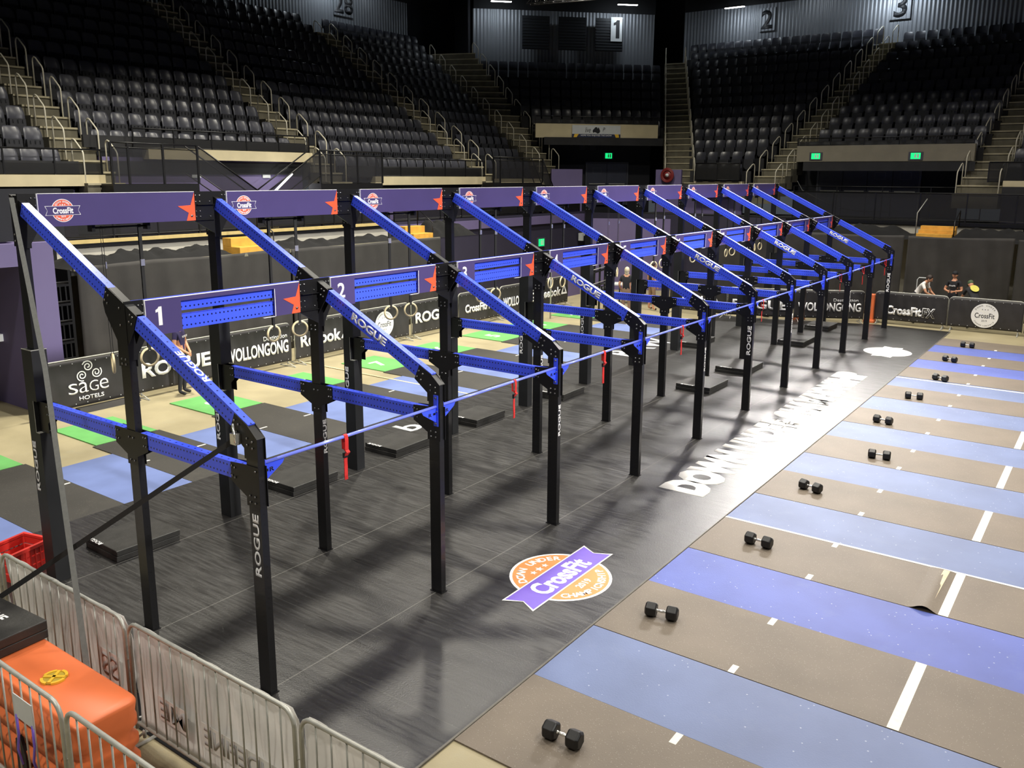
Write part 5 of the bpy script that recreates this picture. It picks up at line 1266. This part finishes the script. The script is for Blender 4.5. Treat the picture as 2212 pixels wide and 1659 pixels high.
# purple walls right of the drapes
struct(wall('wall_purple_low', LW(17.2, 14.6), LW(30.0, 14.6), 0, 3.16, M['wall_purple_dark']))
trimbox(LW(17.3, 14.5), LW(29.8, 14.5), 2.72, 3.05, .1, M['wall_purple'])
struct(wall('wall_stub', LW(22.9, 12.0), LW(25.4, 12.0), 0, 1.75, M['wall_purple']))
railing('walkway_railing', 'dark mesh balustrade above the lilac band right of the drapes', (17.3, 14.66, 0), (29.6, 14.66, 0), 3.16, 1.0, 'mesh_panel')
def exit_sign(label, c, ux, w=.36, h=.2):
    t = thing('exit_sign', label, 'exit sign', (0,0,0)); t.matrix_basis = frame(c, ux, (0,0,1))
    mb = MB(); mb.box((-w*.62, -h*.6, -.05), (w*.62, h*.6, .0)); mb.build('housing', M['door_frame'], t)
    mb = MB(); mb.box((-w*.42, -h*.45, .0), (w*.42, h*.45, .012)); mb.build('green_face', M['exit_green'], t)
    mb = MB(); mb.box((-w*.10, -h*.28, .012), (w*.04, h*.2, .015)); mb.box((w*.14, -h*.32, .012), (w*.28, h*.32, .015)); mb.sphere((-w*.03, h*.3, .012), h*.09, 6, (1,1,.2)); mb.build('running_figure', M['white'], t)
exit_sign('green exit sign low on the purple wall behind the fifth upright', (26.3, 14.54, 1.93), (1,0,0), .5, .34)
exit_sign('green exit sign over the dark doors under the show banner', (33.0, 15.12, 5.72), (s2,-s2,0), .40, .28)
exit_sign('green exit sign on the dark fascia under the number 3, left one', (32.22, 4.90, 5.60), (0,-1,0), .42, .26)
exit_sign('green exit sign on the dark fascia under the number 3, right one', (32.22, 1.08, 5.58), (0,-1,0), .42, .26)
exit_sign('green exit sign low behind the far uprights of the rig', (29.95, 4.9, 2.2), (0,-1,0), .42, .34)
mb = MB(); mb.box((29.3, 14.30, 1.84), (29.9, 14.5, 2.18)); mb.m = 1; mb.box((29.42, 14.28, 1.84), (29.86, 14.3, 2.06)); tag(mb.build('wall_box', [M['sign_white'], M['sign_black']]), 'pale box with a dark window on the purple wall behind the rig', 'wall box')
# stairwell seen between the uprights
t = thing('staircase', 'dim concrete stairs rising behind the rig between the fifth and seventh uprights', 'staircase', (31.2, 11.4, 0))
for k in range(14):
    mb = MB(); mb.box((0, 1.6-.30*k+.0, .22*k), (1.6, 1.9-.30*k+.0, .22*(k+1))); mb.build('tread', M['concrete_step'], t)
# corner vomitory, section 1
def cw(s0, s1, D_, z0, z1, mt, nm, t=.12):
    a = on_corner(D_, s0, 0); b = on_corner(D_, s1, 0); return wall(nm, Vector((a.x, a.y, 0)), Vector((b.x, b.y, 0)), z0, z1, mt, t)
o = cw(-7.7+.0, -1.6+.0, 40.3, 6.50, 7.12, M['concrete_fascia'], 't')
def s_of(x, y): return ((x-CX)-(y-CY))*s2
sL, sR = s_of(29.9, 17.5), s_of(34.1, 13.3); print('sLR', sL, sR)
D.objects.remove(o); trimbox.n += 1
o = cw(sL, sR, 40.3, 6.50, 7.14, M['concrete_fascia'], 'trim_%d' % trimbox.n); struct(o)
struct(cw(sL-.1, sR+.1, 41.6, 2.5, 6.52, M['wall_dark'], 'wall_corner_doors'))
railing('front_railing', 'thin black rail over the fascia with the show banner', on_corner(40.35, sL, 0), on_corner(40.35, sR, 0), 7.14, .34, 'mesh_panel', mesh_z=(.02, .6))
t = thing('show_banner', 'white and navy banner on the fascia reading HOPE YOU ENJOYED THE SHOW', 'banner', (0,0,0)); cban = on_corner(40.24, s_of(31.98, 15.48), 6.80); t.matrix_basis = frame(cban, (s2,-s2,0), (0,0,1))
mb = MB(); mb.box((-1.17, -.12, 0), (1.17, .28, .02)); mb.build('white_field', M['sign_white'], t)
mb = MB(); mb.box((-1.17, -.27, 0), (1.17, -.12, .02)); mb.m = 1; mb.prism([(-1.1, -.27), (-.95, -.27), (-.85, -.12), (-1.05, -.12)], .02, .023); mb.prism([(1.1, -.27), (.95, -.27), (.88, -.12), (1.08, -.12)], .02, .023); mb.build('navy_band', [mat('navy_print', (34, 44, 74), .5), M['yellow']], t)
text('lettering', 'HOPE YOU ENJOYED THE SHOW', M['white'], t, (-.75, -.235, .022), (1,0,0), (0,1,0), w=1.5, h=.085, bold=.02)
text('lettering', 'live', M['sign_black'], t, (-.55, -.05, .022), (1,0,0), (0,1,0), w=.27, h=.24, shear=.3); text('lettering', 'P', M['sign_black'], t, (.30, 0, .022), (1,0,0), (0,1,0), w=.12, h=.18, shear=.3)
mb = MB(); flat(mb, [(-.18,-.02), (-.15,-.06), (-.08,-.03), (.0,-.06), (.06,-.10), (.15,-.06), (.18,.02), (.14,.12), (.10,.20), (.06,.13), (.02,.20), (-.06,.19), (-.12,.12), (-.18,.06)], .0225); mb.build('map_logo', M['sign_black'], t)
def door(label, c, ux, w, h, n, sign=True, grp=None):
    t = thing('double_door', label, 'door', (0,0,0), 0, grp); t.matrix_basis = frame(c, ux, (0,0,1)); W = w*n
    mb = MB(); mb.box((-W/2-.08, 0, 0), (-W/2, h+.08, .06)); mb.box((W/2, 0, 0), (W/2+.08, h+.08, .06)); mb.box((-W/2, h, 0), (W/2, h+.08, .06)); mb.build('door_frame', M['door_frame'], t)
    for k in range(n):
        x = -W/2+w*k; mb = MB(); mb.box((x+.01, .01, .005), (x+w-.01, h-.01, .045)); d = mb.build('door_leaf', M['door'], t)
        mb = MB(); mb.box((x+.10, 1.0, .05), (x+w-.10, 1.045, .09)); mb.build('push_bar', M['galv'], d)
        if sign and k in sign:
            mb = MB(); mb.box((x+w*.28, 1.50, .046), (x+w*.72, 1.80, .052)); mb.build('notice', M['door_frame'], d); mb = MB(); mb.box((x+w*.31, 1.53, .0525), (x+w*.69, 1.77, .055)); mb.box((x+w*.31, 1.62, .0555), (x+w*.69, 1.65, .057)); mb.build('notice_text', M['door'], d)
door('dark double door under the show banner', on_corner(41.55, s_of(32.7, 14.9), 3.35), (s2,-s2,0), 1.0, 2.0, 2, (0,))
for k, dx in enumerate((-.42, .12)):
    mb = MB(); F_ = frame(on_corner(41.55, s_of(32.35, 15.75)+dx, 6.12), (s2,-s2,0), (0,0,1)); mb.box((-.14, -.13, 0), (.14, .13, .04)); tag(mb.build('wall_vent', M['grey_metal'], None, F_), 'small square vent above the dark double door, %s one' % ('left', 'right')[k], 'vent', 'square vents over the corner door')
# purple blocks and fire hose at the foot of the fifth staircase
struct(wall('wall_stub', LW(28.5, 15.5), LW(29.7, 14.6), 3.16, 5.05, M['wall_purple'])); struct(wall('wall_stub', LW(31.4, 11.75), LW(31.4, 10.5), 3.16, 5.05, M['wall_purple']))
t = thing('fire_hose_reel', 'dark red fire hose reel on the purple stub wall at the foot of the stairs', 'hose reel', (31.33, 11.12, 4.80), -PI/2)
mb = MB(); 
for r in (.30, .265, .23): mb.tube([(r*math.cos(a), -.06, r*math.sin(a)) for a in [2*PI*k/24 for k in range(24)]], .03, 8, closed=True)
mb.build('hose', M['hose_red'], t); mb = MB(); mb.cyl((0, -.02, 0), (0, -.05, 0), .22, 20); mb.build('drum', M['hose_red'], t); mb = MB(); mb.cyl((0, -.05, 0), (0, -.10, 0), .08, 16); mb.build('hub', M['sign_white'], t); mb = MB(); mb.box((-.03, -.01, -.3), (.03, .08, .3)); mb.build('bracket', M['rail_black'], t)
# end side, section 3
trimbox(LW(32.25, 5.7), LW(32.25, -.95), 5.38, 6.02, .3, mat('grey_concrete_fascia', (128, 122, 106), .85, 0, .08, 2))
railing('front_railing', 'thin black rail over the grey fascia under the number 3', (32.3, 5.7, 0), (32.3, -.9, 0), 6.02, .30, 'mesh_panel', mesh_z=(.02, .6))
struct(wall('wall_end_doors', LW(33.2, 6.0), LW(33.2, -.4), 2.9, 5.40, M['wall_dark']))
door('row of four dark exit doors under the grey fascia', (33.14, 3.0, 3.17), (0,-1,0), .98, 2.15, 4, (2, 3))
trimbox(LW(31.3, -2.1), LW(31.3, -9), 4.30, 4.66, .3, M['concrete_fascia']); struct(wall('wall_end_concourse', LW(31.5, -2.1), LW(31.5, -9), 3.1, 4.32, M['wall_purple_dark']))
trimbox(LW(31.45, 9.9), LW(31.45, 7.7), 4.15, 4.55, .3, M['concrete_fascia']); struct(wall('wall_end_concourse', LW(31.6, 11.4), LW(31.6, 7.7), 3.1, 4.17, M['wall_purple']))
for (y0, y1, d_) in ((9.8, 7.8, 'in front of the seats under the number 2'), (-1.6, -6, 'in front of the seats at the right edge')):
    railing('front_railing', 'black mesh rail %s' % d_, (31.35, y0, 0), (31.35, y1, 0), 4.6, .72, 'mesh_panel', mesh_z=(.02, .98))
# end walkway
mb = MB(); mb.box((30.6, -14, 3.0), (33.4, 12, 3.14)); struct(mb.build('floor', M['concrete_dark']))
struct(wall('wall_end_low', LW(30.6, 9.0), LW(30.6, -14), 0, 3.02, M['white_wall'])); trimbox(LW(30.52, 9.0), LW(30.52, -14), 3.02, 3.14, .1, M['rail_black'])
railing('walkway_railing', 'long black mesh balustrade along the far walkway on the right', (30.66, 5.2, 0), (30.66, -9, 0), 3.14, 1.05, 'glass', post_d=1.6)
railing('walkway_railing', 'second black balustrade before the dark exit doors', (31.9, 5.6, 0), (31.9, -1.4, 0), 3.14, 1.25, None, post_d=1.9)
struct(wall('trim_201', LW(28.5, 6.0), LW(28.5, -9.5), 2.60, 2.70, M['concrete_dark'], 2.0)).name = 'trim_201'
heap('heap of black cloth on the far ledge left of the wooden steps', (28.6, 5.0), (28.6, .35), 2.70, 1.2, .34, 3)
heap('heap of black cloth on the far ledge right of the wooden steps', (28.6, -.95), (28.5, -8.5), 2.70, 1.2, .34, 4)
steps('yellow plywood steps on the far ledge at the right', 28.65, .12, -PI/2, 3, 1.15, 2.70, .12, .34)
for (y, lab) in ((.35, 'left'), ):
    mb = MB(); mb.tube([(29.6, .32, 2.72), (29.6, .32, 3.5), (29.95, .10, 4.0)], .018, 6); tag(mb.build('hand_pole', M['galv']), 'thin pale hand pole beside the far wooden steps', 'pole')
mb = MB(); mb.cyl((30.62, -3.0, 2.72), (30.62, -3.0, 4.45), .03, 6); tag(mb.build('black_pole', M['rail_black']), 'upright black pole against the far balustrade at the right', 'pole')
mb = MB(); mb.tube([(31.0+.02*math.sin(k), 5.2-.22*k, 4.35-.9*math.sin(min(PI/2, k*.13))+.25*(k == 0)) for k in range(18)], .012, 5); tag(mb.build('hanging_cable', M['strap_grey']), 'thin cable sagging over the far balustrade', 'cable')
# ------------------------------------------------------------------ storage corner behind the rig
t = thing('equipment_rack', 'black equipment rack with pale rods behind the person with grey-blond hair', 'rack', (21.9, 9.2, 0), .2)
mb = MB()
for xx in (-.9, -.3, .3, .9): mb.box((xx-.03, -.03, 0), (xx+.03, .03, 2.0))
for zz in (.4, .9, 1.4, 1.95): mb.box((-.93, -.04, zz), (.93, .04, zz+.06))
mb.build('frame', M['steel_black'], t)
mb = MB()
for k, zz in enumerate((.55, 1.05, 1.55)): mb.cyl((-.85, -.10, zz), (.8, -.10, zz), .014, 8)
mb.build('barbell', M['galv'], t)
for k in range(5):
    mb = MB(); mb.cyl((-.6+.3*k, -.06, .72), (-.56+.3*k, -.16, .72), .15, 18); mb.build('weight_plate', M['rubber_black'], t)
t = thing('tripod_pole', 'pale thin upright pole left of the equipment rack', 'pole', (19.5, 9.6, 0))
mb = MB(); mb.cyl((0,0,.003), (0,0,1.9), .025, 8); mb.cyl((0,0,1.9), (.5,0,1.93), .015, 6); mb.build('pole', M['galv'], t)
t = thing('table', 'pale-topped trestle table behind the rig at the far left of the end drapes', 'table', (24.6, 8.6, 0), -1.1)
mb = MB(); mb.box((-1.2, -.38, .72), (1.2, .38, .76)); mb.build('tabletop', M['sign_white'], t)
for xx in (-1.0, 1.0):
    for yy in (-.3, .3): mb = MB(); mb.cyl((xx, yy, .003), (xx, yy, .72), .02, 6); mb.build('leg', M['steel_black'], t)
struct(wall('wall_behind_rig', LW(30.0, 14.6), LW(30.6, 4.0), 0, 3.1, M['wall_purple_dark']))
struct(wall('wall_doorway', LW(27.0, 12.4), LW(28.6, 9.6), 0, 3.0, M['wall_purple']))
